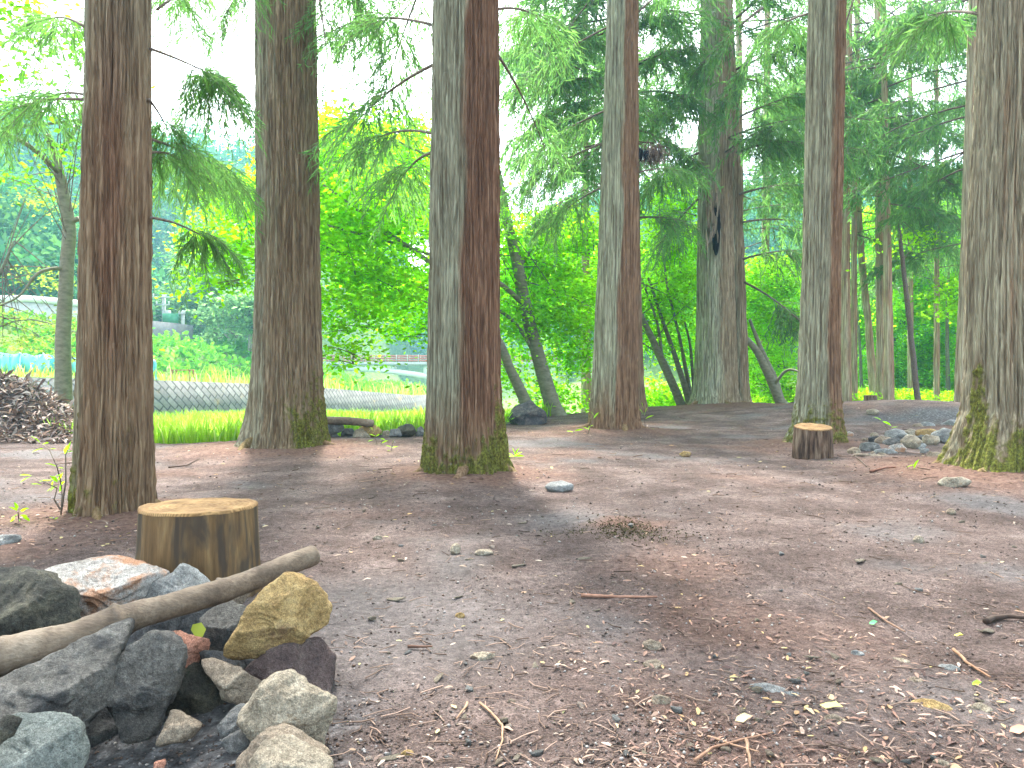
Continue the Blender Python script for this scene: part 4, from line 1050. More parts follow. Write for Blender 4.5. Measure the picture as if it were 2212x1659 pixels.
# pale boulder on the bank
# arched foot bridge
def bridge():
    Y = 95; z = lambda dy: P(800, dy, Y)[2]; X = lambda dx: P(dx, 800, Y)[0]
    zd = z(783); x0, x1 = X(600), X(1290)
    root = thing('bridge', ((x0 + x1) / 2, Y, zd), "white arched footbridge with red railings far down the river", 'bridge')
    MB().box(x0, x1, Y - 1.2, Y + 1.2, zd - .38, zd).build('deck', [M_CONC], root)
    xs = np.linspace(X(560), X(1060), 40); xm = X(720); hw = X(1000) - xm
    zt = z(790) - (z(790) - z(824)) * ((xs - xm) / hw) ** 2
    v = np.stack([np.column_stack([xs, np.full(40, Y - 1.0), zt - .62]), np.column_stack([xs, np.full(40, Y - 1.0), zt]), np.column_stack([xs, np.full(40, Y + 1.0), zt]), np.column_stack([xs, np.full(40, Y + 1.0), zt - .62])], 1).reshape(-1, 3)
    q = [(i * 4 + k, i * 4 + 4 + k, i * 4 + 4 + (k + 1) % 4, i * 4 + (k + 1) % 4) for i in range(39) for k in range(4)]
    MB().add(v, np.array(q)).build('arch', [M_WHITE], root)
    for dx in (640, 700, 850, 920, 990):
        zz = np.interp(X(dx), xs, zt)
        if zd - .38 - zz > .25: MB().box(X(dx) - .22, X(dx) + .22, Y - .8, Y + .8, zz + .003, zd - .383).build('pier', [M_WHITE], root)
    for s in (-1.1, 1.1):
        rl = MB()
        for hh in (.22, .5, .8): rl.box(x0, x1, Y + s - .04, Y + s + .04, zd + hh - .085, zd + hh + .085)
        rl.build('railing', [M_REDRAIL], root)
        for x in np.arange(x0, x1, 1.35): MB().box(x - .06, x + .06, Y + s - .1, Y + s - .044, zd + .003, zd + .95).build('rail_post', [M_PALEWOOD], root)
bridge()

# ---------------------------------------------------------------- grass, bank growth
def blades(rng, x, y, hgt, w, mb, tint, lean=0.45):
    n = len(x); z = H(x, y) - 0.02
    a = rng.uniform(0, 2 * np.pi, n); d = np.stack([np.cos(a), np.sin(a), 0 * a], -1)
    b = np.stack([x, y, z], -1); s = np.stack([-np.sin(a + .8), np.cos(a + .8), 0 * a], -1) * (w / 2)[:, None]
    l = (hgt * lean * rng.uniform(.2, 1.2, n))[:, None]
    m = b + np.array([0, 0, 1]) * (hgt * 0.6)[:, None] + d * l * 0.35
    t = b + np.array([0, 0, 1]) * hgt[:, None] + d * l
    v = np.stack([b - s, b + s, m + s * .8, m - s * .8, t + s * .1, t - s * .1], 1).reshape(-1, 3)
    i = np.arange(n)[:, None] * 6
    q = np.concatenate([i + [0, 1, 2, 3], i + [3, 2, 4, 5]])
    mb.add(v, q, np.repeat(tint, 6, 0))
def grass():
    rng = np.random.default_rng(21); mb = MB()
    n = 150000
    a = np.radians(rng.uniform(-44, 4, n)); r = 9 + 26 * rng.uniform(0, 1, n) ** 1.5
    x = np.sin(a) * r; y = np.cos(a) * r
    e = np.interp(x, EDGE[:, 0], EDGE[:, 1]) + 0.35 * pn(np.stack([x, y, 0 * x], -1) * 0.7)
    sd, _ = wall_side(x, y)
    ok = (y > e + 0.12) & (sd < -0.4) & (x < 1.5) & ((x > -7.0) | (y > e + 1.2))
    x, y, e = x[ok], y[ok], e[ok]; n = len(x)
    patch = fbm(np.stack([x, y, 0 * x], -1) * 0.5, 3)
    hgt = (0.30 + 0.22 * smooth(y - e, 0.3, 3) + 0.16 * patch) * rng.uniform(.6, 1.25, n)
    t = np.ones((n, 3)) * (1 + 0.25 * patch[:, None]) * np.array([1, 1, 1])
    dry = (rng.uniform(size=n) < 0.10 + .12 * (patch > .25))[:, None]
    t = np.where(dry, [[1.5, 1.2, 4.0]], t)
    blades(rng, x, y, np.clip(hgt, .08, 1), rng.uniform(.012, .026, n) * np.clip(y / 12, 1, 2.2), mb, t)
    tag(mb.build('grass', [M_GRASS]), "tall bright green grass on the river bank below the clearing", 'grass', kind='stuff')
    # far bank: road verge grass and scrub
    mb = MB(); n = 26000
    a = np.radians(rng.uniform(-44, 2, n)); r = 18 + 75 * rng.uniform(0, 1, n) ** 1.2
    x = np.sin(a) * r; y = np.cos(a) * r; sd, _ = wall_side(x, y)
    ok = ((sd > 0.28) & (sd < 2.2)) | ((sd > 2.8) & (sd < 6) & (rng.uniform(size=n) < .4)); x, y = x[ok], y[ok]; n = len(x)
    t = np.where(rng.uniform(size=(n, 1)) < .35, [[1.6, 1.3, 4.5]], [[1.15, 1.05, 1.5]])
    blades(rng, x, y, rng.uniform(.15, .5, n) * np.where(y > 36, 2.0, 1), rng.uniform(.03, .07, n), mb, t)
    tag(mb.build('verge_grass', [M_GRASS]), "sunlit pale verge grass along the top of the block wall", 'grass', kind='stuff')
    mb = MB(); n = 5200
    a = np.radians(rng.uniform(-44, 3, n)); r = np.sqrt(rng.uniform(22 ** 2, 100 ** 2, n)); x = np.sin(a) * r; y = np.cos(a) * r; sd, _ = wall_side(x, y); z = H(x, y)
    ok = ((sd > 6) & (sd < 26)) | ((sd > 1.5) & (sd < 6) & (y > 44)); x, y, z, r = x[ok], y[ok], z[ok], r[ok]
    for k in range(len(x)):
        m = 16; R = rng.uniform(.4, .9) * (1.5 if y[k] > 44 else 1)
        d = rand_dirs(rng, m); d[:, 2] = abs(d[:, 2])
        c = np.array([x[k], y[k], z[k]]) + d * R * np.array([1, 1, .7]) * rng.uniform(.5, 1, (m, 1))
        dd = nrm(rng.normal(size=(m, 3)) - [0, 0, .3]); L = rng.uniform(.22, .5, m) * (1.4 if y[k] > 50 else 1)
        mb.quads(leaf_quads(c, dd, nrm(d + rng.normal(size=(m, 3)) * .5), L, L * .6), np.broadcast_to(np.ones(3) * rng.uniform(.7, 1.3), (m, 3)))
    tag(mb.build('undergrowth', [M_SHRUB]), "dense green scrub on the slope across the river", 'undergrowth', kind='stuff')
    # low growth along the back rim of the clearing
    mb = MB(); n = 2600
    x = rng.uniform(-1, 24, n); e = np.interp(x, EDGE[:, 0], EDGE[:, 1]); y = e + rng.uniform(0.4, 11, n) ** 1.0; z = H(x, y)
    for k in range(n):
        m = 12; R = rng.uniform(.15, .4); d = rand_dirs(rng, m); d[:, 2] = abs(d[:, 2])
        c = np.array([x[k], y[k], z[k]]) + d * R * np.array([1.2, 1.2, .9])
        dd = nrm(rng.normal(size=(m, 3)) * [1, 1, .4]); L = rng.uniform(.07, .17, m)
        mb.quads(leaf_quads(c, dd, nrm(rng.normal(size=(m, 3)) * .5 + [0, 0, 1]), L, L * .6), np.broadcast_to(np.ones(3) * rng.uniform(.7, 1.2), (m, 3)))
    tag(mb.build('rim_growth', [M_LIME]), "low lime green weeds along the back rim of the clearing", 'undergrowth', kind='stuff')
grass()
#@@STONES
# ---------------------------------------------------------------- stones
def ico(sub):
    import bmesh
    bm = bmesh.new(); bmesh.ops.create_icosphere(bm, subdivisions=sub, radius=1.0)
    v = np.array([x.co[:] for x in bm.verts]); f = np.array([[q.index for q in p.verts] for p in bm.faces]); bm.free()
    return nrm(v), f
ICO = {k: ico(k) for k in (3, 4, 5, 6)}

def polytope(dirs, normals, dists, p=26):
    c = np.clip(dirs @ nrm(normals).T, 0, None) / np.asarray(dists)
    return 1.0 / (np.power(np.power(c, p).sum(1), 1.0 / p) + 1e-9)

def roughen(v, size, seed, amp=1.0):
    s = 1.0 / size
    n = nrm(v)
    d = 0.020 * fbm(v * s * 2.2 + seed, 3) + 0.022 * (0.5 - np.abs(pn(v * s * 5.0 + seed * 2))) + 0.009 * fbm(v * s * 13 + seed, 3)
    t = 2.6 * fbm(v * s * 1.6 + seed * 3.1, 2) + 1.2 * pn(v * s * np.array([1, 1, 4.0]) + seed); fl = np.floor(t)      # broken ledges
    d = d + 0.030 * (fl + smooth(t - fl, 0.72, 1.0))
    return v + n * (d * size * amp)[:, None]

def stone(name, label, poly, Y, mat, thick=0.75, seed=0, facets=None, sub=5, cat='stone', group=None, amp=1.0, sharp=80, conv=None):
    """angular stone whose outline follows a convex outline; its depth, facets and back are real"""
    poly = np.array([conv(*p) if conv else p for p in poly], float)
    c = (poly.max(0) + poly.min(0)) / 2; c = 0.5 * c + 0.5 * poly.mean(0)
    C = P(c[0], c[1], Y); dist = np.linalg.norm(C - CAM)
    vv = nrm(CAM - C); rr = nrm(np.cross([0, 0, 1.0], vv)); uu = np.cross(vv, rr)
    k = dist / F * 1.0
    p2 = 1.06 * np.stack([(poly[:, 0] - c[0]) * k, -(poly[:, 1] - c[1]) * k], -1)
    ar = 0.5 * np.sum(p2[:, 0] * np.roll(p2[:, 1], -1) - p2[:, 1] * np.roll(p2[:, 0], -1))
    if ar < 0: p2 = p2[::-1]
    rng = np.random.default_rng(seed + 500)
    size = np.sqrt(abs(ar)); T = thick * size * 0.5
    Ns, Ds = [], []
    for a, b in zip(p2, np.roll(p2, -1, 0)):
        e = b - a
        if np.linalg.norm(e) < 1e-5: continue
        n2 = np.array([e[1], -e[0]]) / np.linalg.norm(e); d = max(n2 @ a, size * .1)
        Ns.append(n2[0] * rr + n2[1] * uu); Ds.append(d * 1.01)
        Ns.append(nrm(n2[0] * rr + n2[1] * uu + vv * rng.uniform(.45, .9))); Ds.append((d + T * rng.uniform(.35, .75)) * .74)
        Ns.append(nrm(n2[0] * rr + n2[1] * uu - vv * rng.uniform(.4, .9))); Ds.append((d + T * rng.uniform(.4, .9)) * .76)
    if facets is None:
        facets = [(rng.uniform(-.5, .5), rng.uniform(.1, .8), rng.uniform(.75, 1)) for _ in range(2)] + [(rng.uniform(-.6, .6), rng.uniform(-.5, .1), rng.uniform(.8, 1.05))]
    for fr, fu, fd in facets:
        Ns.append(nrm(vv + rr * fr + uu * fu)); Ds.append(T * fd)
    Ns.append(nrm(-vv + rr * .2)); Ds.append(T); Ns.append(nrm(-vv - uu * .4)); Ds.append(T * .9)
    dirs, f = ICO[sub]
    Ns, Ds = nrm(np.array(Ns)), np.array(Ds)
    v = dirs * polytope(dirs, Ns, Ds, sharp)[:, None]
    kn = rand_dirs(rng, 22); kr = (v @ kn.T).max(0)                 # corners and edges knocked off
    Ns = np.concatenate([Ns, kn]); Ds = np.concatenate([Ds, kr * rng.uniform(.90, .985, 22)])
    v = dirs * polytope(dirs, Ns, Ds, sharp)[:, None]
    v = roughen(v, size, seed * 1.37 + 2, amp)
    o = link(name, mesh(name, v, f, [mat], True), None, C)
    return tag(o, label, cat, group)

Z = lambda zx, zy: (zx * 0.3722, 1041.5 + zy * 0.3722)
FG = 'stones heaped round the fire pit'
def fs(label, poly, Y, mat, **k): return stone('stone', label, poly, Y, mat, conv=Z, cat='stone', group=FG, **k)
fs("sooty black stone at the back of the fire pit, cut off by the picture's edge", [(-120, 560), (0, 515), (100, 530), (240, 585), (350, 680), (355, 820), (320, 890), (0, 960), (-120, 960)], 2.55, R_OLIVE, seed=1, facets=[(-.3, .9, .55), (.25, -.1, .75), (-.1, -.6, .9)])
fs("broad flat pale stone with rust blotches behind the driftwood pole", [(250, 560), (400, 495), (600, 473), (700, 488), (878, 580), (872, 625), (720, 760), (560, 850), (420, 840), (345, 700)], 2.8, R_WHITE, seed=2, thick=1.0, facets=[(-.05, 1.25, .42), (.35, -.25, .62), (-.3, -.5, .7)], sub=6)
fs("bluish white pyramid stone leaning against the big log stool", [(820, 740), (895, 605), (1045, 494), (1120, 530), (1222, 632), (1190, 720), (1000, 790)], 2.85, R_BLUE, seed=3, facets=[(.65, .6, .5), (-.7, .35, .5)])
fs("small tan stone at the foot of the big log stool above the pole", [(1245, 612), (1272, 558), (1372, 578), (1440, 640), (1400, 700), (1290, 690)], 2.95, R_BROWN, seed=4, sub=4)
fs("golden slab with a sharp point, biggest yellow stone of the fire pit", [(1655, 562), (1790, 612), (1866, 660), (1882, 725), (1858, 872), (1790, 945), (1560, 1005), (1352, 1112), (1322, 1000), (1430, 775), (1530, 660)], 2.3, R_GOLD, seed=5, thick=.62, facets=[(-.25, .42, .62), (-.12, .30, .58), (.7, .1, .9), (-.15, -.9, .6)], sub=6)
fs("dark grey angular stone under the pole left of the golden slab", [(1182, 785), (1330, 705), (1445, 775), (1425, 860), (1390, 945), (1270, 1005), (1195, 940)], 2.52, R_SHADED, seed=6, facets=[(-.1, .9, .6), (.75, -.1, .7), (-.4, -.3, .7)])
fs("brick red stone with a yellow leaf resting on it", [(963, 876), (1040, 876), (1185, 940), (1182, 990), (1110, 1088), (1040, 1072), (998, 970)], 2.36, R_RED, seed=7, facets=[(-.1, 1.1, .62), (.5, -.2, .8), (-.6, -.1, .9)])
fs("upright blue-grey stone pointing down in the middle of the fire pit", [(648, 1100), (720, 1010), (900, 948), (1006, 964), (1026, 1110), (1000, 1190), (860, 1450), (760, 1450), (690, 1330)], 2.15, R_SHADED, seed=8, thick=.6, facets=[(-.1, .22, .7), (.1, -.3, .7)], sub=6)
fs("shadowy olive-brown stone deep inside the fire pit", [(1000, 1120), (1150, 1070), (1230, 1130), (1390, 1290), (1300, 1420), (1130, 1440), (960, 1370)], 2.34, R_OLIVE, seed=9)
fs("brownish grey wedge stone under the point of the golden slab", [(1185, 1000), (1250, 985), (1400, 1100), (1560, 1180), (1420, 1300), (1300, 1220)], 2.2, R_BROWN, seed=10, facets=[(-.4, .5, .7), (.3, -.4, .8)])
fs("dark maroon stone beneath the golden slab", [(1420, 1120), (1600, 985), (1830, 955), (1905, 1060), (1890, 1260), (1780, 1330), (1500, 1290)], 2.28, R_MAROON, seed=11, facets=[(.5, .15, .75), (-.5, .2, .7)])
fs("rounded pale stone with an orange stain at the right end of the fire pit", [(1395, 1320), (1480, 1220), (1640, 1130), (1725, 1138), (1830, 1225), (1902, 1300), (1890, 1410), (1800, 1565), (1580, 1500), (1420, 1430)], 1.95, R_PALE, seed=12, thick=.85, facets=[(.1, .6, .8), (.5, -.1, .85), (-.6, .2, .75), (0, -.5, .8)], sharp=16, sub=6)
fs("brownish grey stone between the two pale stones at the bottom edge", [(1425, 1580), (1555, 1455), (1625, 1440), (1760, 1530), (1850, 1600), (1700, 1720), (1440, 1760)], 1.82, R_BROWN, seed=13, facets=[(-.5, .3, .7), (.4, .9, .6)])
fs("cream white stone at the bottom edge, nearest of the fire pit's right end", [(1495, 1610), (1560, 1510), (1700, 1508), (1862, 1640), (1890, 1800), (1480, 1800)], 1.68, R_PALE, seed=14, facets=[(.1, .9, .6), (-.1, .1, .8)])
fs("large smooth grey slab under the near end of the driftwood pole", [(-140, 1190), (0, 1140), (300, 1055), (600, 955), (695, 960), (655, 1110), (640, 1250), (545, 1320), (480, 1550), (370, 1580), (180, 1430), (-140, 1440)], 2.05, R_SHADED, seed=15, thick=.8, facets=[(-.15, .95, .60), (.4, -.25, .72), (.1, .25, .8)], sub=6)
fs("pale greenish stone in the bottom corner of the fire pit", [(-80, 1560), (60, 1385), (170, 1368), (285, 1420), (385, 1500), (402, 1600), (370, 1690), (335, 1780), (-80, 1780)], 1.65, R_GREEN, seed=16, facets=[(-.2, 1.0, .55), (.2, .0, .8)], thick=.7)
fs("small olive stone perched on the greenish stone", [(-60, 1410), (40, 1385), (96, 1410), (62, 1462), (-20, 1512), (-60, 1500)], 1.6, R_OLIVE, seed=17, sub=4)
fs("little brown wedge stone standing in the ashes", [(935, 1490), (1005, 1335), (1065, 1360), (1155, 1432), (1060, 1490)], 2.08, R_BROWN, seed=18, sub=4)
fs("grey stone tucked left of the rounded pale stone", [(1285, 1400), (1340, 1335), (1410, 1310), (1430, 1430), (1370, 1480), (1300, 1460)], 2.06, R_GREY, seed=19, sub=4)
fs("flat dark stone lying in the ashes", [(1300, 1490), (1400, 1450), (1485, 1530), (1350, 1560)], 1.96, R_GREY, seed=20, sub=4)
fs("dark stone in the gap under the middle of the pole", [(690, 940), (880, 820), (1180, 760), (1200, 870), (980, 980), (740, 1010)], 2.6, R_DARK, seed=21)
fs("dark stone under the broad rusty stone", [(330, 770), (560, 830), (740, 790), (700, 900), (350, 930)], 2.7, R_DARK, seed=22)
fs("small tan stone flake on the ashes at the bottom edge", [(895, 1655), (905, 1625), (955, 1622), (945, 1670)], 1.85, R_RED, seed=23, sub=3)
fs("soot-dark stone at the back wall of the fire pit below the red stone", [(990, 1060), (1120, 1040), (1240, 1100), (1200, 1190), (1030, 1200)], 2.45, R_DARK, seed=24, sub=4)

fs("shade-coloured stone wedged below the lower edge of the golden slab", [(1195, 970), (1350, 1000), (1520, 1060), (1600, 1140), (1440, 1200), (1280, 1130)], 2.36, R_DARK, seed=25, sub=4)  # shade of the gap put into the stone's colour
fs("shade-coloured stone low in the gap between the big slab and the upright stone", [(500, 1330), (680, 1260), (760, 1420), (720, 1560), (470, 1570)], 2.24, R_DARK, seed=26, sub=4)  # gap shade painted as a dark stone colour
fs("shade-coloured stone behind the pole's middle, between the rusty stone and the pyramid", [(640, 790), (760, 720), (860, 720), (880, 830), (700, 880)], 2.74, R_SHADED, seed=27, sub=4)
# single stones on the ground
def gs(label, poly, mat, thick=.8, seed=0, drop=0, Y=None, **k):
    poly = np.array(poly, float); cx = poly[:, 0].mean(); by = poly[:, 1].max() - drop
    if Y is None: Y = G(cx, by)[1] + 0.3 * thick * (poly[:, 0].max() - poly[:, 0].min()) / F * 5
    k.setdefault('sub', 4)
    return stone('stone', label, poly, Y, mat, thick=thick, seed=seed, **k)
gs("dark rounded boulder at the back edge with a brown top", [(1098, 905), (1104, 888), (1125, 872), (1150, 867), (1168, 880), (1179, 900), (1178, 915), (1140, 922), (1110, 918)], rock_mat('basalt', (.03, .03, .035), (.075, .07, .075), (.17, .14, .12)), seed=31, Y=13.6, facets=[(-.2, 1.2, .6), (.2, 0, .8)], sub=5)
gs("grey white stone lying by itself right of the central cedar", [(1180, 1052), (1192, 1040), (1212, 1037), (1236, 1046), (1240, 1058), (1215, 1063), (1188, 1063)], R_BLUE, seed=32, facets=[(0, 1.5, .5), (.2, -.1, .8)])
gs("small orange-tan stone near the slim two-tone cedar", [(1466, 981), (1478, 975), (1492, 977), (1490, 985), (1475, 987)], R_GOLD, seed=33)
gs("flat pale stone at the foot of the massive mossy cedar", [(2032, 1046), (2046, 1034), (2072, 1032), (2090, 1038), (2080, 1048), (2050, 1054)], R_PALE, seed=34)
gs("greenish white stone at the picture's edge above the fire pit", [(-20, 1172), (5, 1158), (32, 1160), (40, 1168), (10, 1180), (-20, 1182)], R_BLUE, seed=35)
for i, (x, y, w, h, m, lab) in enumerate([
    (1043, 1421, 56, 24, R_PALE, "cream stone lying out on the grey dirt, right of the golden slab"),
    (1658, 1492, 78, 26, R_BLUE, "flat bluish stone half sunk in the dirt, lower middle right"),
    (1716, 1504, 54, 16, R_BLUE, "thin bluish shard beside the flat bluish stone"),
    (1843, 1544, 76, 26, R_GREY, "speckled grey stone propped on a brown stone"),
    (1806, 1562, 50, 26, R_BROWN, "brown stone under the speckled grey stone"),
    (2010, 1530, 78, 30, R_GOLD, "smooth sandy yellow stone, lower right"),
    (2120, 1534, 34, 24, R_PALE, "pale yellow stone near the right border, lower corner"),
    (1412, 1438, 40, 24, R_BROWN, "brown stone casting shade on the grey dirt, middle of the clearing"),
    (1408, 1395, 40, 22, R_BROWN, "brown stone just behind a similar one, middle of the clearing"),
    (1428, 1515, 40, 26, R_BROWN, "brown lump stone amid wood chips, lower middle"),
    (984, 1186, 22, 26, R_PALE, "small upright tan stone in front of the central cedar"),
    (1046, 1194, 40, 16, R_PALE, "flat tan stone right of the small upright one"),
    (994, 1330, 20, 14, R_GOLD, "small yellowish stone on the dirt behind the cream stone"),
    (815, 1162, 22, 10, R_PALE, "small pale stone on the dirt right of the big log stool"),
    (1985, 1166, 20, 14, R_PALE, "small white stone on the slope right of the clearing"),
    (2055, 1106, 16, 14, R_BROWN, "dark little cube-like stone in front of the mossy cedar"),
    (818, 1650, 26, 18, R_PALE, "pale stone among leaves beside the fire pit's right end"),
    (880, 1632, 30, 20, R_GOLD, "yellowish stone at the bottom edge right of the fire pit"),
    (1886, 890, 26, 12, R_PALE, "pale flat stone on the bank below the far cut stump"),
    (2051, 1445, 36, 16, R_BLUE, "light blue stone in the dirt on the right"),
    (2035, 1654, 30, 18, R_PALE, "pale stone at the lower right border"),
    (1852, 1412, 26, 12, R_BLUE, "little light blue stone right of the middle"),
    (1945, 1430, 36, 14, R_PALE, "flat pale stone pair in the dirt on the right"),
    (1980, 1470, 24, 12, R_BROWN, "small brown stone above the sandy yellow stone"),
    ]):
    r = np.random.default_rng(900 + i); a = np.sort(r.uniform(0, 2 * np.pi, 8))
    pl = [(x + math.cos(t) * w / 2, y - math.sin(t) * h / 2) for t in np.linspace(0, 2 * np.pi, 8, endpoint=False) + r.uniform(-.25, .25, 8)]
    gs(lab, pl, m, seed=60 + i, sub=4)
# stone row at the back and the stone heap on the right
for i, (poly, m, lab) in enumerate([
    ([(704, 934), (708, 915), (722, 910), (740, 922), (742, 930), (718, 938)], R_GREY, "grey stone at the left end of the far stone row, beside the flared cedar"),
    ([(704, 950), (706, 930), (722, 932), (734, 945), (728, 952)], R_GREY, "lower grey stone at the left end of the far stone row"),
    ([(738, 944), (740, 926), (762, 926), (766, 940), (755, 948)], R_DARK, "dark stone under the far driftwood log"),
    ([(762, 946), (768, 930), (782, 926), (800, 944), (795, 949)], R_PALE, "pale slanted stone under the end of the far log"),
    ([(772, 934), (782, 920), (812, 920), (826, 934), (808, 944), (790, 944)], R_GOLD, "tan stone holding up the end of the far log"),
    ([(824, 945), (828, 932), (840, 930), (846, 944), (836, 948)], R_PALE, "small light stone in the middle of the far stone row"),
    ([(840, 944), (845, 928), (862, 926), (868, 942)], R_GREY, "mid grey stone of the far stone row, left of its biggest"),
    ([(856, 942), (862, 924), (876, 916), (892, 920), (900, 936), (890, 943)], R_OLIVE, "biggest dark olive stone of the far stone row"),
    ([(898, 942), (902, 926), (910, 921), (918, 932), (922, 942)], R_GREY, "grey stone at the right end of the far stone row, half behind the central cedar"),
    ([(745, 952), (752, 942), (775, 944), (790, 952)], R_DARK, "low black stone in front of the far stone row"),
    ([(800, 948), (806, 938), (826, 940), (828, 949)], R_DARK, "low dark stone in front of the tan one of the far stone row"),
    ]):
    stone('stone', lab, poly, 10.75 + (i % 3) * .12, m, seed=130 + i, sub=4, group='stones of the far row', thick=.9)
W4 = lambda x, y: ((1950 + x * 350 / 2212) * .92167, (950 + y * 350 / 2212) * .92167)
for i, (x, y, w, h, m, lab) in enumerate([
    (950, 460, 260, 150, R_BLUE, "large blue-grey stone at the back left of the heap by the mossy cedar"),
    (1160, 415, 180, 100, R_PALE, "cream stone with a purple patch on the heap by the mossy cedar"),
    (1270, 330, 130, 90, R_BROWN, "rusty brown stone on top of the heap by the mossy cedar"),
    (1420, 320, 170, 110, R_BLUE, "light triangular shard standing on the heap by the mossy cedar"),
    (1400, 420, 260, 110, R_GOLD, "flat orange-tan slab in the heap by the mossy cedar"),
    (1700, 470, 300, 190, R_BLUE, "big grey-green stone beside the mossy cedar's foot"),
    (1760, 310, 200, 130, R_BLUE, "pale grey stone behind the mossy cedar's foot"),
    (1170, 560, 220, 180, R_PALE, "tall cream stone in the middle of the heap by the mossy cedar"),
    (1370, 500, 170, 90, R_GREY, "dark notched stone right of the tall cream stone"),
    (1470, 520, 180, 130, R_PALE, "peach stone leaning at the right of the heap"),
    (770, 530, 200, 110, R_BROWN, "brown stone left in the heap by the mossy cedar"),
    (920, 560, 260, 100, R_GREY, "flat grey-brown stone in the heap's centre"),
    (560, 640, 260, 150, R_GREY, "broad grey stone at the front left of the heap"),
    (790, 700, 260, 90, R_BLUE, "light flat stone at the front of the heap"),
    (970, 660, 180, 140, R_WHITE, "white stone with a pinkish top at the front of the heap"),
    (330, 690, 160, 100, R_BROWN, "brown stone at the left end of the heap"),
    (540, 760, 400, 70, R_BROWN, "flat tan slab along the heap's front edge"),
    (1290, 600, 150, 90, R_BLUE, "small blue-grey stone in front of the heap"),
    (1510, 770, 190, 120, R_BROWN, "reddish stone alone between the heap and the mossy cedar"),
    (640, 520, 160, 90, R_DARK, "dark stone at the back left of the heap"),
    (250, 430, 110, 60, R_WHITE, "small white stone right of the cedar behind the dark stool"),
    (900, 345, 90, 50, R_PALE, "little pale stone behind the heap"),
    ]):
    r = np.random.default_rng(300 + i)
    pl = [W4(x + math.cos(t) * w * .57, y - math.sin(t) * h * .62) for t in np.linspace(0, 2 * np.pi, 7, endpoint=False) + r.uniform(-.3, .3, 7)]
    pl = np.array(pl); Y = CAMZ * F / (W4(x, y + h * .35)[1] - HOR) * .985
    stone('stone', lab, pl, Y, m, seed=160 + i, sub=4, group='stones of the heap by the mossy cedar', thick=.9, sharp=60)

for i in range(16):      # small broken stones between the bigger ones of the heap
    r = np.random.default_rng(1300 + i); x, y = r.uniform(380, 1700), r.uniform(430, 780); w, h = r.uniform(50, 110), r.uniform(35, 70)
    pl = [W4(x + math.cos(t) * w * .55, y - math.sin(t) * h * .6) for t in np.linspace(0, 2 * np.pi, 6, endpoint=False) + r.uniform(-.4, .4, 6)]
    stone('stone', "small broken stone filling the gaps of the heap by the mossy cedar", np.array(pl), CAMZ * F / (W4(x, y + h * .4)[1] - HOR) * .98, [R_PALE, R_GREY, R_BROWN, R_BLUE][i % 4], seed=210 + i, sub=3, group='rubble between the stones of the heap')

# pebbles
rng = np.random.default_rng(77)
PEB = []
for k in range(6):
    d, f = ICO[3]
    Nn = rand_dirs(rng, 11); v = d * polytope(d, Nn, rng.uniform(.6, 1, 11), 14)[:, None]
    v = roughen(v * np.array([1, .8, .55]), 1.0, k * 3.3, 1.0)
    PEB.append(mesh('pebble', v, f, [[R_PALE, R_GREY, R_BLUE, R_BROWN, R_PALE, R_WHITE][k]], True))
def free_spot(x, y):
    return all((x - mx) ** 2 + (y - my) ** 2 > (r * .8) ** 2 for mx, my, r, h in MOUNDS[:7]) and math.hypot(x - FIRE[0] + .1, y - 2.2) > .75
k = 0
while k < 110:
    px, py = rng.uniform(-10, 2215), 1659 - 560 * rng.uniform(0, 1) ** 1.3
    if px < 730 and py > 1180: continue
    g = G(px, py, 30)
    if not free_spot(g[0], g[1]): continue
    o = link('pebble', PEB[k % 6], None, (g[0], g[1], g[2] + .003))
    s = rng.uniform(.004, .013) * (1 + .12 * g[1]); o.scale = (s, s, s); o.rotation_euler = (rng.uniform(-.2, .2), rng.uniform(-.2, .2), rng.uniform(0, 6.28))
    tag(o, "tiny loose pebble on the bare dirt of the clearing", 'pebble', 'pebbles scattered on the dirt'); k += 1

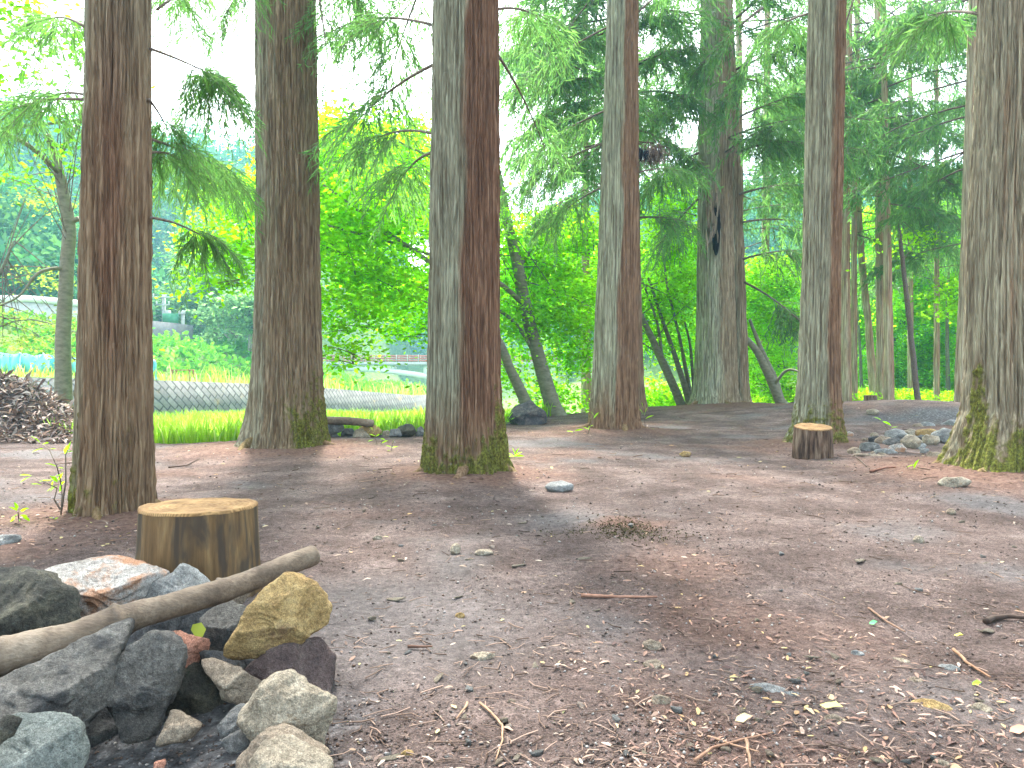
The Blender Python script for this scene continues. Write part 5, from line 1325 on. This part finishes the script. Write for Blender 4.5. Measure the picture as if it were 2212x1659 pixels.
# ---------------------------------------------------------------- log stools and poles
def wood_mats():
    m, nt, out = new_mat('debarked_wood')
    n1 = noise(nt, coords(nt, (1, 1, .09)), 30, 5, .6); n2 = noise(nt, coords(nt, (1, 1, .18)), 9, 4, .55, .8)
    c = ramp(nt, n1, [(.3, (.062, .036, .016)), (.5, (.13, .078, .034)), (.7, (.21, .14, .066))])
    c = mixc(nt, ramp(nt, n2, [(.51, 0.0), (.60, .85)]), c, (.042, .032, .024))
    principled(nt, out, c, .8, n1, .25, .5, .006)
    m2, nt, out = new_mat('dark_log_bark')
    n1 = noise(nt, coords(nt, (1, 1, .12)), 26, 5, .6)
    c = ramp(nt, n1, [(.36, (.035, .020, .014)), (.5, (.125, .078, .053)), (.68, (.27, .20, .145))])
    principled(nt, out, c, .9, n1, .2, .8, .012)
    m3, nt, out = new_mat('sawn_wood')
    co = coords(nt, (1, 1, 1))
    w = nt.nodes.new('ShaderNodeTexWave'); w.wave_type = 'RINGS'; w.rings_direction = 'Z'
    w.inputs['Scale'].default_value = 14; w.inputs['Distortion'].default_value = 3.5; w.inputs['Detail'].default_value = 3; w.inputs['Detail Scale'].default_value = 1.5
    nt.links.new(co, w.inputs['Vector'])
    n = noise(nt, co, 11, 6, .65); n4 = noise(nt, co, 140, 3, .6)
    c = ramp(nt, w.outputs['Fac'], [(0, (.165, .110, .056)), (1, (.205, .145, .08))])
    c = mixc(nt, .9, c, ramp(nt, n, [(.3, (.24, .17, .12)), (.7, (.85, .75, .6))]), 'OVERLAY')
    sw = nt.nodes.new('ShaderNodeTexWave'); sw.inputs['Scale'].default_value = 38; sw.inputs['Distortion'].default_value = 2.5; sw.inputs['Detail'].default_value = 2
    rt = coords(nt, (1, 1, 1)); rt.node.inputs['Rotation'].default_value = (0, 0, .9); nt.links.new(rt, sw.inputs['Vector'])
    c = mixc(nt, .28, c, sw.outputs['Color'], 'OVERLAY')
    principled(nt, out, c, .85, n4, .2, .5, .004)
    m4, nt, out = new_mat('driftwood')
    n1 = noise(nt, coords(nt, (1, 1, 1)), 7, 6, .65, .5); n2 = noise(nt, coords(nt, (1, 11, 11)), 12, 6, .7)
    c = ramp(nt, n1, [(.3, (.065, .046, .033)), (.5, (.145, .11, .08)), (.7, (.24, .195, .15))])
    c = mixc(nt, .5, c, ramp(nt, n2, [(.3, (.25, .22, .2)), (.7, (.8, .77, .72))]), 'OVERLAY')
    principled(nt, out, c, .8, n2, .3, .7, .008)
    return m, m2, m3, m4
W_STOOL, W_DARK, W_SAWN, W_DRIFT = wood_mats()

def stool(label, cx, top_y, top_w, base_y, base_w, Y, mat, seed, ridges, tilt=0.0, face=True):
    c0 = P(cx, base_y, Y); zb = h1(c0[0], Y); zt = P(cx, top_y, Y)[2]
    root = thing('log_stool', (c0[0], Y, zb), label, 'log stool')
    n = 120; th = np.linspace(0, 2 * np.pi, n, endpoint=False); zs = np.linspace(-.03, zt - zb, 26)
    R = np.interp(zs, [0, zt - zb], [base_w / 2 / F * Y, top_w / 2 / F * Y])[:, None]
    ct, st = np.cos(th)[None], np.sin(th)[None]; Zz = zs[:, None] + 0 * ct
    q = np.stack([ct * 1.7 + 0 * Zz, st * 1.7 + 0 * Zz, Zz * 1.2 + seed], -1).reshape(-1, 3)
    r = R * (1 + .05 * pn(q).reshape(Zz.shape) + .02 * pn(q * [5, 5, 1]).reshape(Zz.shape) + ridges * (np.abs(pn(q * [6, 6, .5])).reshape(Zz.shape) - .3))
    zz = Zz + np.where(zs[:, None] > zt - zb - .001, 0.004 * pn(q * 2.3).reshape(Zz.shape), 0) + tilt * r * st * (zs[:, None] / (zt - zb))
    v = np.stack([r * ct, r * st, zz], -1)
    m = len(zs); i = np.arange(m - 1)[:, None] * n; j = np.arange(n)[None]; k = (j + 1) % n
    qd = np.stack([i + j, i + k, i + n + k, i + n + j], -1).reshape(-1, 4)
    link('log_side', mesh('log_side', v.reshape(-1, 3), qd, [mat], True), root)
    # sawn top: rings of vertices inwards with a faint saw relief, lip overlapping the side
    rim = v[-1]; cen = rim.mean(0); ks = np.linspace(1, 0.02, 24)
    t = cen + (rim - cen)[None] * ks[:, None, None]; t = t.reshape(-1, 3)
    t[:, 2] += .004 + .0035 * pn(t * [14, 60, 1] + seed) * smooth(np.repeat(ks, n), 1, .9)
    edge = rim * [1.012, 1.012, 1] - [0, 0, .008]
    vv = np.concatenate([edge, t]); m2 = 25
    i = np.arange(m2 - 1)[:, None] * n
    q2 = np.stack([i + j, i + k, i + n + k, i + n + j], -1).reshape(-1, 4)
    vv = np.concatenate([vv, [t[-n:].mean(0)]])
    tri = np.stack([(m2 - 1) * n + np.arange(n), (m2 - 1) * n + (np.arange(n) + 1) % n, np.full(n, m2 * n)], -1)
    link('sawn_top', mesh('sawn_top', vv, [q2, tri], [W_SAWN], True), root)
    return root
stool("big barkless log stool with dark weather streaks behind the fire pit", 430, 1093, 240, 1268, 262, 3.3, W_STOOL, 1.3, .012, -.03)
stool("small dark reddish log stool with shaggy bark under the mossy-footed cedar", 1756, 922, 76, 990, 84, 8.35, W_DARK, 4.1, .10, .13)
stool("short orange cut stump far back between the slender trunks", 1880, 854, 26, 867, 29, 21.0, W_DARK, 6.2, .03)

def pole_log(label, pts, mat, seed, knots=(), seg=26):
    path, rad = pxpath(pts)
    t = np.linspace(0, 1, len(path) * 6); k = np.linspace(0, 1, len(path))
    path = np.stack([np.interp(t, k, path[:, i]) for i in range(3)], -1); rad = np.interp(t, k, rad)
    for kt, ka, kw in knots: rad = rad * (1 + ka * np.exp(-((t - kt) / kw) ** 2))
    rad = rad * smooth(t, 1.004, .985) ** .35
    mb = MB(); mb.tube(path, np.maximum(rad, .004), seg)
    v = mb.v[0]; c = np.repeat(path, seg, 0); c = np.concatenate([c, path[:1], path[-1:]])
    d = v - c; f = 1 + .10 * pn(v * 9 + seed) + .05 * pn(v * 30 + seed) + .02 * pn(v * 80)
    mb.v[0] = c + d * f[:, None]
    return tag(mb.build('driftwood_pole', [mat]), label, 'pole')
pole_log("weathered driftwood pole lying across the fire pit stones", [(-130, 1462, 2.0, 92), (-40, 1432, 2.08, 84), (60, 1404, 2.14, 78), (160, 1376, 2.2, 66), (250, 1345, 2.26, 72), (300, 1328, 2.3, 60), (400, 1300, 2.38, 56), (520, 1262, 2.5, 50), (620, 1222, 2.62, 46), (686, 1197, 2.7, 44)], W_DRIFT, 3, [(.455, .22, .018), (.17, .10, .015)])
pole_log("pale log resting on the far stone row", [(690, 908, 10.6, 17), (740, 909, 10.7, 17), (790, 913, 10.75, 17), (806, 915, 10.8, 15)], W_DRIFT, 7)

# ---------------------------------------------------------------- dead leaf heap, saplings, dead needles, twigs, litter
def strips(rng, base, d, n, L, W, curl, mb, tint):
    """curled scraps: two quads each"""
    s = nrm(np.cross(d, n)); L = L[:, None]; W = W[:, None] / 2; cu = curl[:, None]
    m = base + d * L * .5 + n * L * cu; t = base + d * L
    v = np.stack([base - s * W * .4, base + s * W * .4, m + s * W, m - s * W, t + s * W * .3, t - s * W * .3], 1).reshape(-1, 3)
    i = np.arange(len(base))[:, None] * 6
    mb.add(v, np.concatenate([i + [0, 1, 2, 3], i + [3, 2, 4, 5]]), np.repeat(tint, 6, 0))
def heap():
    rng = np.random.default_rng(31); mb = MB()
    cs = [(P(20, 900, 11.4), 1.05, .50), (P(105, 920, 11.2), .75, .24), (P(-70, 900, 11.3), .9, .42), (P(150, 925, 10.9), .5, .14)]
    X, Yy = np.meshgrid(np.linspace(-9.6, -5.6, 80), np.linspace(9.8, 12.8, 60)); x, y = X.ravel(), Yy.ravel()
    hz = lambda x, y: sum(h * np.exp(-(((x - c[0]) / w) ** 2 + ((y - c[1]) / .75) ** 2)) for c, w, h in cs) - .03
    z = H(x, y) + hz(x, y)
    q = (np.arange(59)[:, None] * 80 + np.arange(79)[None]); q = np.stack([q, q + 1, q + 81, q + 80], -1).reshape(-1, 4)
    keep = (hz(x, y)[q] > -.025).any(1)
    mb.add(np.stack([x, y, z], -1), q[keep], [.10, .075, .065])
    n = 6500; x = rng.uniform(-9.6, -5.6, n); y = rng.uniform(9.9, 12.6, n); ok = hz(x, y) > .0; x, y = x[ok], y[ok]; n = len(x)
    b = np.stack([x, y, H(x, y) + hz(x, y) + rng.uniform(-.01, .03, n)], -1)
    d = rng.normal(size=(n, 3)); d[:, 2] *= .45; d = nrm(d)
    pal = np.array([(.20, .15, .13), (.28, .22, .20), (.12, .085, .075), (.36, .29, .26), (.24, .16, .12), (.42, .36, .31)])
    strips(rng, b, d, nrm(np.array([0, 0, 1.]) + rng.normal(size=(n, 3)) * .5), rng.uniform(.06, .22, n), rng.uniform(.015, .05, n), rng.uniform(.05, .3, n), mb, pal[rng.integers(0, 6, n)])
    tag(mb.build('leaf_heap', [M_LITTER]), "brown heap of raked dead leaves and bark strips left of the first cedar", 'leaf heap')
heap()

def sapling(label, base, leaves, stems, size, name='sapling'):
    """leaves: (x, y, angle deg, length px) in the picture, at the sapling's distance"""
    g = G(*base); Y = g[1]; rng = np.random.default_rng(int(base[0]))
    root = thing(name, g, label, 'plant')
    for st in stems:
        p = [P(x, y, Y + rng.uniform(-.08, .08)) for x, y in st]; p[0] = P(*st[0], Y)
        MB().tube(np.array(p), np.linspace(.006, .002, len(p)), 6).build('stem', [M_TWIG], root)
    mb = MB()
    for x, y, a, L in leaves:
        b = P(x, y, Y + rng.uniform(-.1, .1)); k = Y / F * L
        d = nrm(np.array([math.cos(math.radians(a)), rng.uniform(-.6, .2), math.sin(math.radians(a))]))
        n = nrm(np.cross(d, [rng.uniform(-.3, .3), 1, rng.uniform(-.4, .4)])); n = n if n[2] > 0 else -n
        s = np.cross(d, n); w = k * size
        pt = [b, b + d * k * .3 + s * w * .5 + n * w * .1, b + d * k * .65 + s * w * .42 + n * w * .04, b + d * k - n * k * .12, b + d * k * .65 - s * w * .42 + n * w * .04, b + d * k * .3 - s * w * .5 + n * w * .1, b + d * k * .45]
        mb.add(pt, np.array([(0, 1, 6, 5), (1, 2, 3, 6), (6, 3, 4, 5)]), np.ones(3) * rng.uniform(.8, 1.15))
    mb.build('leaves', [M_LIME], root, smooth_shade=False)
S5 = lambda zx, zy: (zx * 180 / 807 * .92167, (930 + zy * 180 / 807) * .92167)
lv = []
for zx, zy, a, L in [(420, 485, 140, 130), (450, 500, 20, 110), (460, 545, 190, 140), (520, 550, 10, 70), (600, 735, 150, 120), (600, 745, 0, 70), (335, 830, 165, 110), (330, 835, 205, 120), (540, 880, 175, 110), (440, 930, 165, 110), (600, 900, 130, 110), (610, 900, 100, 100), (620, 880, 60, 120), (640, 930, 45, 90), (640, 920, 280, 90), (610, 930, 215, 100), (560, 850, 30, 90), (680, 600, 60, 150), (720, 560, 80, 100), (690, 590, 20, 90), (560, 880, 250, 80), (590, 860, 190, 100), (600, 940, 200, 120)]:
    x, y = S5(zx, zy); lv.append((x, y, a, L * .2055))
sapling("spindly sapling with narrow lime leaves left of the first cedar", S5(640, 1240), lv, [[S5(640, 1240), S5(655, 1050), S5(640, 900), S5(600, 740), S5(520, 560), S5(420, 480)], [S5(645, 1200), S5(690, 900), S5(690, 600), S5(740, 500)], [S5(630, 1180), S5(570, 1080), S5(600, 960), S5(480, 900), S5(330, 830)]], .34)
lv = [(*S5(zx, zy), a, L * .2055) for zx, zy, a, L in [(180, 1200, 150, 110), (180, 1190, 100, 90), (200, 1200, 20, 120), (220, 1240, -10, 110), (190, 1240, 200, 90), (230, 1210, 40, 90), (160, 1270, 230, 80), (200, 1280, 280, 70), (240, 1260, -30, 90), (570, 1290, 30, 60), (560, 1280, 150, 40)]]
sapling("tiny seedling with a rosette of bright lime leaves above the fire pit", S5(200, 1330), lv, [[S5(200, 1330), S5(195, 1270), S5(190, 1210)]], .5, 'seedling')
sapling("small fern-like shoots at the foot of the bent grey-green tree", (152, 930), [(148, 905, a, 34) for a in (10, 30, 60, 95, 120, 150, 170, 200, -20, 45, 80)] + [(140, 900, a, 26) for a in (20, 70, 110, 160, 200)], [[(152, 930), (149, 915), (147, 902)]], .26, 'seedling')
sapling("sparse sapling with yellow-green leaves in front of the far stone row", (818, 960), [(810, 945, 40, 16), (812, 944, 150, 16), (808, 950, 190, 14), (820, 948, 0, 14), (806, 930, 120, 12), (824, 958, 30, 16), (808, 964, 200, 16), (812, 925, 60, 10)], [[(818, 975), (812, 950), (806, 925)], [(818, 975), (826, 950), (828, 930)]], .45)
sapling("thin weed with a few leaves right of the far stone row's sapling", (846, 975), [(846, 968, 20, 14), (846, 966, 160, 14), (848, 960, 80, 10), (842, 972, 200, 10)], [[(846, 978), (847, 962), (850, 950)]], .45, 'seedling')
sapling("grassy weed tuft at the foot of the dark boulder", (1096, 918), [(1094, 916, a, 34) for a in (20, 45, 70, 90, 110, 135, 160, 55, 100)], [[(1094, 920), (1094, 914), (1094, 908)]], .12, 'seedling')
sapling("weed sprouting against the left foot of the slim two-tone cedar", (1268, 938), [(1282, 905, 60, 20), (1284, 900, 120, 14), (1276, 930, 150, 18), (1240, 932, 20, 22), (1238, 934, 160, 18), (1270, 925, 40, 16)], [[(1270, 938), (1278, 915), (1284, 898)]], .35, 'seedling')
sapling("bright weed beside the right foot of the slim two-tone cedar", (1394, 925), [(1392, 900, 80, 24), (1390, 896, 120, 18), (1394, 905, 30, 20), (1396, 928, 10, 24), (1392, 930, 170, 20), (1388, 880, 100, 14)], [[(1394, 926), (1392, 905), (1388, 880)]], .3, 'seedling')
sapling("green sprig on the dirt right of the central cedar", (1112, 988), [(1112, 986, a, 22) for a in (10, 40, 100, 150, 175, 70)], [[(1112, 989), (1113, 984), (1114, 978)]], .4, 'seedling')
sapling("two-leaved green shoot in front of the stone heap", (1966, 1012), [(1958, 1010, 30, 18), (1974, 1012, 75, 22)], [[(1964, 1014), (1960, 1010), (1958, 1006)]], .45, 'seedling')
sapling("thin bare shoot with two green leaves above the stone heap", (1918, 935), [(1904, 908, 150, 18), (1906, 910, -20, 22), (1924, 925, 20, 14)], [[(1926, 942), (1916, 925), (1904, 905)]], .35, 'seedling')

def dead_clump(label, cx, cy, Y, n, spread, L, mat, tint, seed):
    rng = np.random.default_rng(seed); mb = MB(); C = P(cx, cy, Y)
    d = rng.normal(size=(n, 3)) * .45; d[:, 2] -= .9; d = nrm(d)
    b = C + rng.normal(size=(n, 3)) * np.array([spread, spread, spread * .7])
    mb.quads(leaf_quads(b, d, rand_dirs(rng, n), rng.uniform(.4, 1, n) * L, np.full(n, .02)), np.array(tint) * rng.uniform(.6, 1.3, (n, 1)))
    mb.tube(bezier(C + [-.9, .1, .1], C + [0, 0, .12], .1, 8), .014, 5, True, np.array((.12, .09, .07)))
    tag(mb.build('withered_spray', [mat]), label, 'dead branch')
dead_clump("brown withered cedar spray hanging right of the slim two-tone trunk", 1412, 325, 13, 420, .09, .26, M_LITTER, (.22, .16, .13), 1)
dead_clump("small black dead tuft beside the slim two-tone trunk", 1387, 328, 12.3, 160, .05, .12, M_LITTER, (.035, .035, .05), 2)

# torn bark on the double trunk
def scar():
    rng = np.random.default_rng(8); mb = MB(); n = 46
    x = rng.normal(1540, 6, n); y = rng.uniform(385, 500, n)
    b = np.array([P(a, c, YE - .62 - rng.uniform(0, .06)) for a, c in zip(x, y)])
    d = nrm(np.array([0, -.12, -1]) + rng.normal(size=(n, 3)) * [.14, .08, .1])
    strips(rng, b, d, nrm(np.array([0, -1., .2]) + rng.normal(size=(n, 3)) * .3), rng.uniform(.2, .55, n), rng.uniform(.02, .05, n), rng.uniform(.02, .12, n), mb, np.array([(.38, .30, .22)]) * rng.uniform(.35, 1.1, (n, 1)))
    root = next(o for o in bpy.data.objects if o.get('label', '').startswith('old double'))
    mb.build('torn_bark', [M_LITTER], root)
    d_, f = ICO[4]
    v = d_ * np.array([.10, .05, .62]); v = roughen(v, .3, 4); c = P(1547, 492, YE - .535)
    loc = np.array(root.location)
    link('hollow', mesh('hollow', v + c - loc, f, [simple_mat('rotten_wood', (.022, .012, .014), (.07, .035, .035), 14)], True), root)
scar()

# twigs and sticks
def stick(label, pts, w, mat=M_TWIG, cat='stick', tint=(1.6, 1.3, 1.15), group=None):
    tint = tuple(.75 * c for c in tint)
    p = np.array([G(*q) + [0, 0, .006] for q in pts])
    p = np.array([[*np.array(a)] for a in p]); t = np.linspace(0, len(p) - 1, len(p) * 5); k = np.arange(len(p))
    p = np.stack([np.interp(t, k, p[:, i]) for i in range(3)], -1); p[:, 2] = H(p[:, 0], p[:, 1]) + w * .7 + .004
    p = p + .004 * np.stack([pn(p * 22), pn(p * 22 + 5), 0 * p[:, 0]], -1)
    mb = MB(); mb.tube(p, np.linspace(w, w * .5, len(p)), 7, True, tint)
    tag(mb.build('stick', [mat]), label, cat, group)
stick("straight reddish stick lying across the middle of the clearing", [(1254, 1291), (1330, 1296), (1420, 1297)], .008, tint=(2.2, 1.5, 1.3))
stick("dark curved root-like stick at the right border", [(2130, 1352), (2145, 1343), (2180, 1342), (2230, 1346)], .013, tint=(.5, .42, .4))
stick("long thin curved twig at the bottom edge, left of the middle", [(1038, 1524), (1060, 1545), (1085, 1580), (1086, 1610), (1072, 1650)], .004, tint=(2.4, 1.9, 1.5))
stick("short bent twig above the long thin curved one", [(1010, 1525), (1004, 1540), (985, 1563)], .004, tint=(2.4, 1.9, 1.5))
stick("pale twig running down the right side of the clearing", [(2060, 1412), (2090, 1440), (2140, 1470)], .006, tint=(2.2, 1.6, 1.2))
stick("thin forked twig right of the middle of the clearing", [(1876, 1320), (1920, 1352), (1955, 1372)], .005, tint=(1.8, 1.4, 1.2))
stick("bent twig in the woody tangle at the bottom edge", [(1500, 1655), (1540, 1625), (1600, 1612), (1670, 1592)], .0045, tint=(2.2, 1.6, 1.3))
stick("twig crossing the woody tangle at the bottom edge", [(1530, 1600), (1580, 1618), (1640, 1630)], .0035, tint=(2.5, 1.9, 1.5))
stick("stubby twig end in the woody tangle at the bottom edge", [(1612, 1610), (1618, 1640), (1622, 1672)], .005, tint=(2.0, 1.6, 1.3))
stick("dark short stick beside the cream stone", [(880, 1404), (905, 1404), (935, 1405)], .006, tint=(1.0, .7, .6))
stick("reddish bark strip in front of the stone heap", [(1880, 1022), (1910, 1014), (1935, 1012)], .012, tint=(1.4, .8, .65))
stick("thin stick leaning over the left of the stone heap", [(1838, 968), (1850, 990), (1872, 1010)], .008, tint=(1, .9, .85))
stick("dark twig on the dirt past the first cedar", [(364, 1012), (400, 1008), (432, 992)], .008, tint=(.6, .45, .4))

def fresh_leaf(label, x, y, L, a, tint, lift=.01):
    L *= .68; g = G(x, y); mb = MB(); d = np.array([math.cos(a), math.sin(a), .12]); n = np.array([-.12, 0, 1.]); s = np.array([-math.sin(a), math.cos(a), .15]); w = L * .55
    b = np.array([0, 0, lift])
    pt = [b, b + d * L * .3 + s * w * .5, b + d * L * .7 + s * w * .4 + n * .006, b + d * L, b + d * L * .7 - s * w * .4 + n * .006, b + d * L * .3 - s * w * .5, b + d * L * .5 - n * .004]
    mb.add(np.array(pt) + g, np.array([(0, 1, 6, 5), (1, 2, 3, 6), (6, 3, 4, 5)]), tint)
    tag(mb.build('fallen_leaf', [M_LITTER]), label, 'leaf')
fresh_leaf("single fresh mint green leaf lying on the dirt, right of the middle", 1878, 1355, .055, 0.3, (.16, .62, .22))
fresh_leaf("small bright green leaf near the right border, lower part", 2100, 1490, .05, 0.2, (.30, .55, .06))
fresh_leaf("yellow fallen leaf on the dirt at right", 2060, 1380, .045, -.4, (.66, .62, .16))
fresh_leaf("crumpled yellow-green leaf beside the speckled grey stone", 1770, 1532, .09, -.5, (.62, .58, .22))
fresh_leaf("orange crumpled leaf at the lower right border", 2180, 1595, .08, .1, (.58, .30, .20))
fresh_leaf("curled cream leaf standing out at the bottom, right of centre", 1588, 1575, .075, .3, (.66, .56, .28), .02)
mb = MB(); b = P(428, 1362, 2.3)
mb.add(np.array([b + [-.022, 0, .002], b + [-.012, -.01, .022], b + [.012, -.005, .026], b + [.024, 0, .004], b + [.018, -.012, -.016], b + [-.006, -.012, -.012]]), np.array([(0, 1, 2, 5), (5, 2, 3, 4)]), (.34, .38, .06))
tag(mb.build('fallen_leaf', [M_LITTER]), "yellow-green leaf resting on the brick red stone", 'leaf')

def litter():
    rng = np.random.default_rng(55)
    pal_chip = np.array([(.33, .24, .19), (.42, .33, .26), (.26, .19, .155), (.19, .14, .12), (.47, .39, .32), (.34, .23, .18), (.15, .115, .105), (.09, .07, .066)])
    pal_leaf = np.array([(.48, .38, .20), (.40, .29, .17), (.52, .44, .28), (.38, .27, .19), (.52, .48, .24)])
    n = 80000
    px = rng.uniform(-60, 2270, n); py = 1690 - 840 * rng.uniform(0, 1, n) ** 1.15
    d = np.stack([(px - CX) / F, np.ones(n), (HOR - py) / F], -1); t = CAMZ / np.maximum(-d[:, 2], 1e-3)
    x = d[:, 0] * t; y = t
    e = np.interp(x, EDGE[:, 0], EDGE[:, 1])
    q = np.stack([x, y, 0 * x], -1)
    patch = fbm(q * .55 + 31, 3); den = (.10 + .58 * smooth(patch + .5 * fbm(q * 2.3 + 11, 2), -.1, .7)) * (1 - .35 * smooth(y, 4.2, 2.2))
    for mx, my, r, h in MOUNDS[:7]: den = np.maximum(den, .95 * smooth(np.hypot(x - mx, y - my), r * 1.8, r * .7))
    ok = (y < e + .3) & (y < 24) & (rng.uniform(size=n) < den) & (np.hypot(x - FIRE[0], y - 2.0) > .42)
    for rows in [(0, 0)]: pass
    x, y, patch = x[ok], y[ok], patch[ok]; n = len(x)
    z = H(x, y, True)
    mb = MB(); big = rng.uniform(size=n) < .018
    sc = np.clip(y / 4.5, .75, 2.6)
    L = np.where(big, rng.uniform(.016, .04, n), .0035 + .045 * rng.uniform(0, 1, n) ** 5) * sc ** .7
    W = np.where(big, L * rng.uniform(.3, .6, n), L * rng.uniform(.10, .35, n))
    a = rng.uniform(0, 2 * np.pi, n); dd = nrm(np.stack([np.cos(a), np.sin(a), rng.normal(size=n) * .10], -1))
    nn = nrm(np.array([0, 0, 1.]) + rng.normal(size=(n, 3)) * .28)
    col = np.where(big[:, None], pal_leaf[rng.integers(0, 5, n)], pal_chip[rng.integers(0, 8, n)])
    red = smooth(patch, 0, .5)[:, None]
    col = col * (1 - .35 * red) + col * red * .35 * np.array([1.25, .85, .8])
    strips(rng, np.stack([x, y, z + .004 + L * .03], -1), dd, nn, L, W, rng.uniform(.0, .16, n), mb, col)
    mb.a = [a_ * .85 for a_ in mb.a]
    tag(mb.build('leaf_litter', [M_LITTER]), "wood chips, needles and dry leaves strewn over the clearing", 'litter', kind='stuff')
    # fine sticks and needle strands
    mb = MB(); n = 900
    px = rng.uniform(-40, 2250, n); py = 1680 - 780 * rng.uniform(0, 1, n) ** 1.3
    y = CAMZ * F / (py - HOR); x = (px - CX) / F * y; e = np.interp(x, EDGE[:, 0], EDGE[:, 1])
    ok = (y < np.minimum(e, 16)) & (np.hypot(x - FIRE[0], y - 2.0) > .5); x, y = x[ok], y[ok]
    for k in range(len(x)):
        L = rng.uniform(.03, .13) * np.clip(y[k] / 5, .7, 1.8); a = rng.uniform(0, 6.28); b = a + rng.normal() * .5
        p = np.array([[x[k], y[k], 0], [x[k] + math.cos(a) * L / 2, y[k] + math.sin(a) * L / 2, 0], [x[k] + math.cos(a) * L / 2 + math.cos(b) * L / 2, y[k] + math.sin(a) * L / 2 + math.sin(b) * L / 2, 0]])
        p[:, 2] = H(p[:, 0], p[:, 1], True) + .006
        mb.tube(p, rng.uniform(.0012, .003) * np.clip(y[k] / 5, .8, 2), 4, False, np.array((.20, .14, .11)) * rng.uniform(.3, 1.9))
    tag(mb.build('twig_litter', [M_LITTER]), "fine broken twigs strewn over the clearing", 'litter', kind='stuff')
litter()
def crumbs():
    rng = np.random.default_rng(56); mb = MB(); n = 26000
    px = rng.uniform(-60, 2270, n); py = 1690 - 800 * rng.uniform(0, 1, n) ** 1.1
    y = CAMZ * F / (py - HOR); x = (px - CX) / F * y; e = np.interp(x, EDGE[:, 0], EDGE[:, 1])
    den = .25 + .75 * smooth(fbm(np.stack([x, y, 0 * x], -1) * 1.1 + 50, 3), -.3, .5)
    ok = (y < np.minimum(e, 14)) & (rng.uniform(size=n) < den); x, y = x[ok], y[ok]; n = len(x)
    s = (.002 + .008 * rng.uniform(0, 1, n) ** 3) * np.clip(y / 4, .8, 1.3)
    o = np.array([(1, 0, 0), (0, 1, 0), (-1, 0, 0), (0, -1, 0), (0, 0, .7), (0, 0, -.7)], float)
    v = (o[None] * rng.uniform(.5, 1.3, (n, 6, 1))) * s[:, None, None]
    a = rng.uniform(0, 6.28, n); c, q = np.cos(a)[:, None], np.sin(a)[:, None]
    v = np.stack([v[..., 0] * c - v[..., 1] * q, v[..., 0] * q + v[..., 1] * c, v[..., 2]], -1) + np.stack([x, y, H(x, y, True) + s * .3], -1)[:, None]
    f = np.array([(0, 1, 4), (1, 2, 4), (2, 3, 4), (3, 0, 4), (1, 0, 5), (2, 1, 5), (3, 2, 5), (0, 3, 5)])
    pal = np.array([(.085, .066, .058), (.11, .09, .08), (.17, .14, .13), (.30, .28, .27), (.13, .09, .07), (.42, .39, .36)])
    mb.add(v.reshape(-1, 3), (np.arange(n)[:, None, None] * 6 + f[None]).reshape(-1, 3), np.repeat(pal[rng.choice(6, n, p=[.25, .25, .2, .12, .13, .05])], 6, 0))
    tag(mb.build('soil_crumbs', [M_LITTER], smooth_shade=False), "crumbs of soil and grit loose on the clearing", 'soil', kind='stuff')
crumbs()

# mossy hump
g = G(1345, 1160); rng = np.random.default_rng(9); mb = MB(); n = 1500
x = g[0] + rng.normal(size=n) * .17; y = g[1] + .1 + rng.normal(size=n) * .11
b = np.stack([x, y, H(x, y) + rng.uniform(-.01, .03, n) * np.exp(-((x - g[0]) / .15) ** 2)], -1)
mb.quads(leaf_quads(b, nrm(rng.normal(size=(n, 3)) * [1, 1, .4] + [0, 0, .25]), rand_dirs(rng, n), rng.uniform(.008, .026, n), rng.uniform(.004, .010, n)), np.array([(.075, .068, .035)]) * rng.uniform(.3, 1.4, (n, 1)))
tag(mb.build('moss_tuft', [M_LITTER]), "dark mossy tuft on a low hump in the middle of the clearing", 'moss')
#@@HAZE
# ---------------------------------------------------------------- air
HAZE = 0.0011
m, nt, out = new_mat('haze')
pv = nt.nodes.new('ShaderNodeVolumePrincipled')
pv.inputs['Color'].default_value = (0.35, 0.75, 1.0, 1); pv.inputs['Density'].default_value = HAZE; pv.inputs['Anisotropy'].default_value = 0.2
nt.links.new(pv.outputs[0], out.inputs['Volume'])
mb = MB(); mb.box(-480, 480, -480, 480, -4.5, 110)
o = mb.build('haze', [m], origin=np.array([0, 0, 0]), smooth_shade=False)
tag(o, "pale summer haze filling the valley", 'haze', kind='stuff')
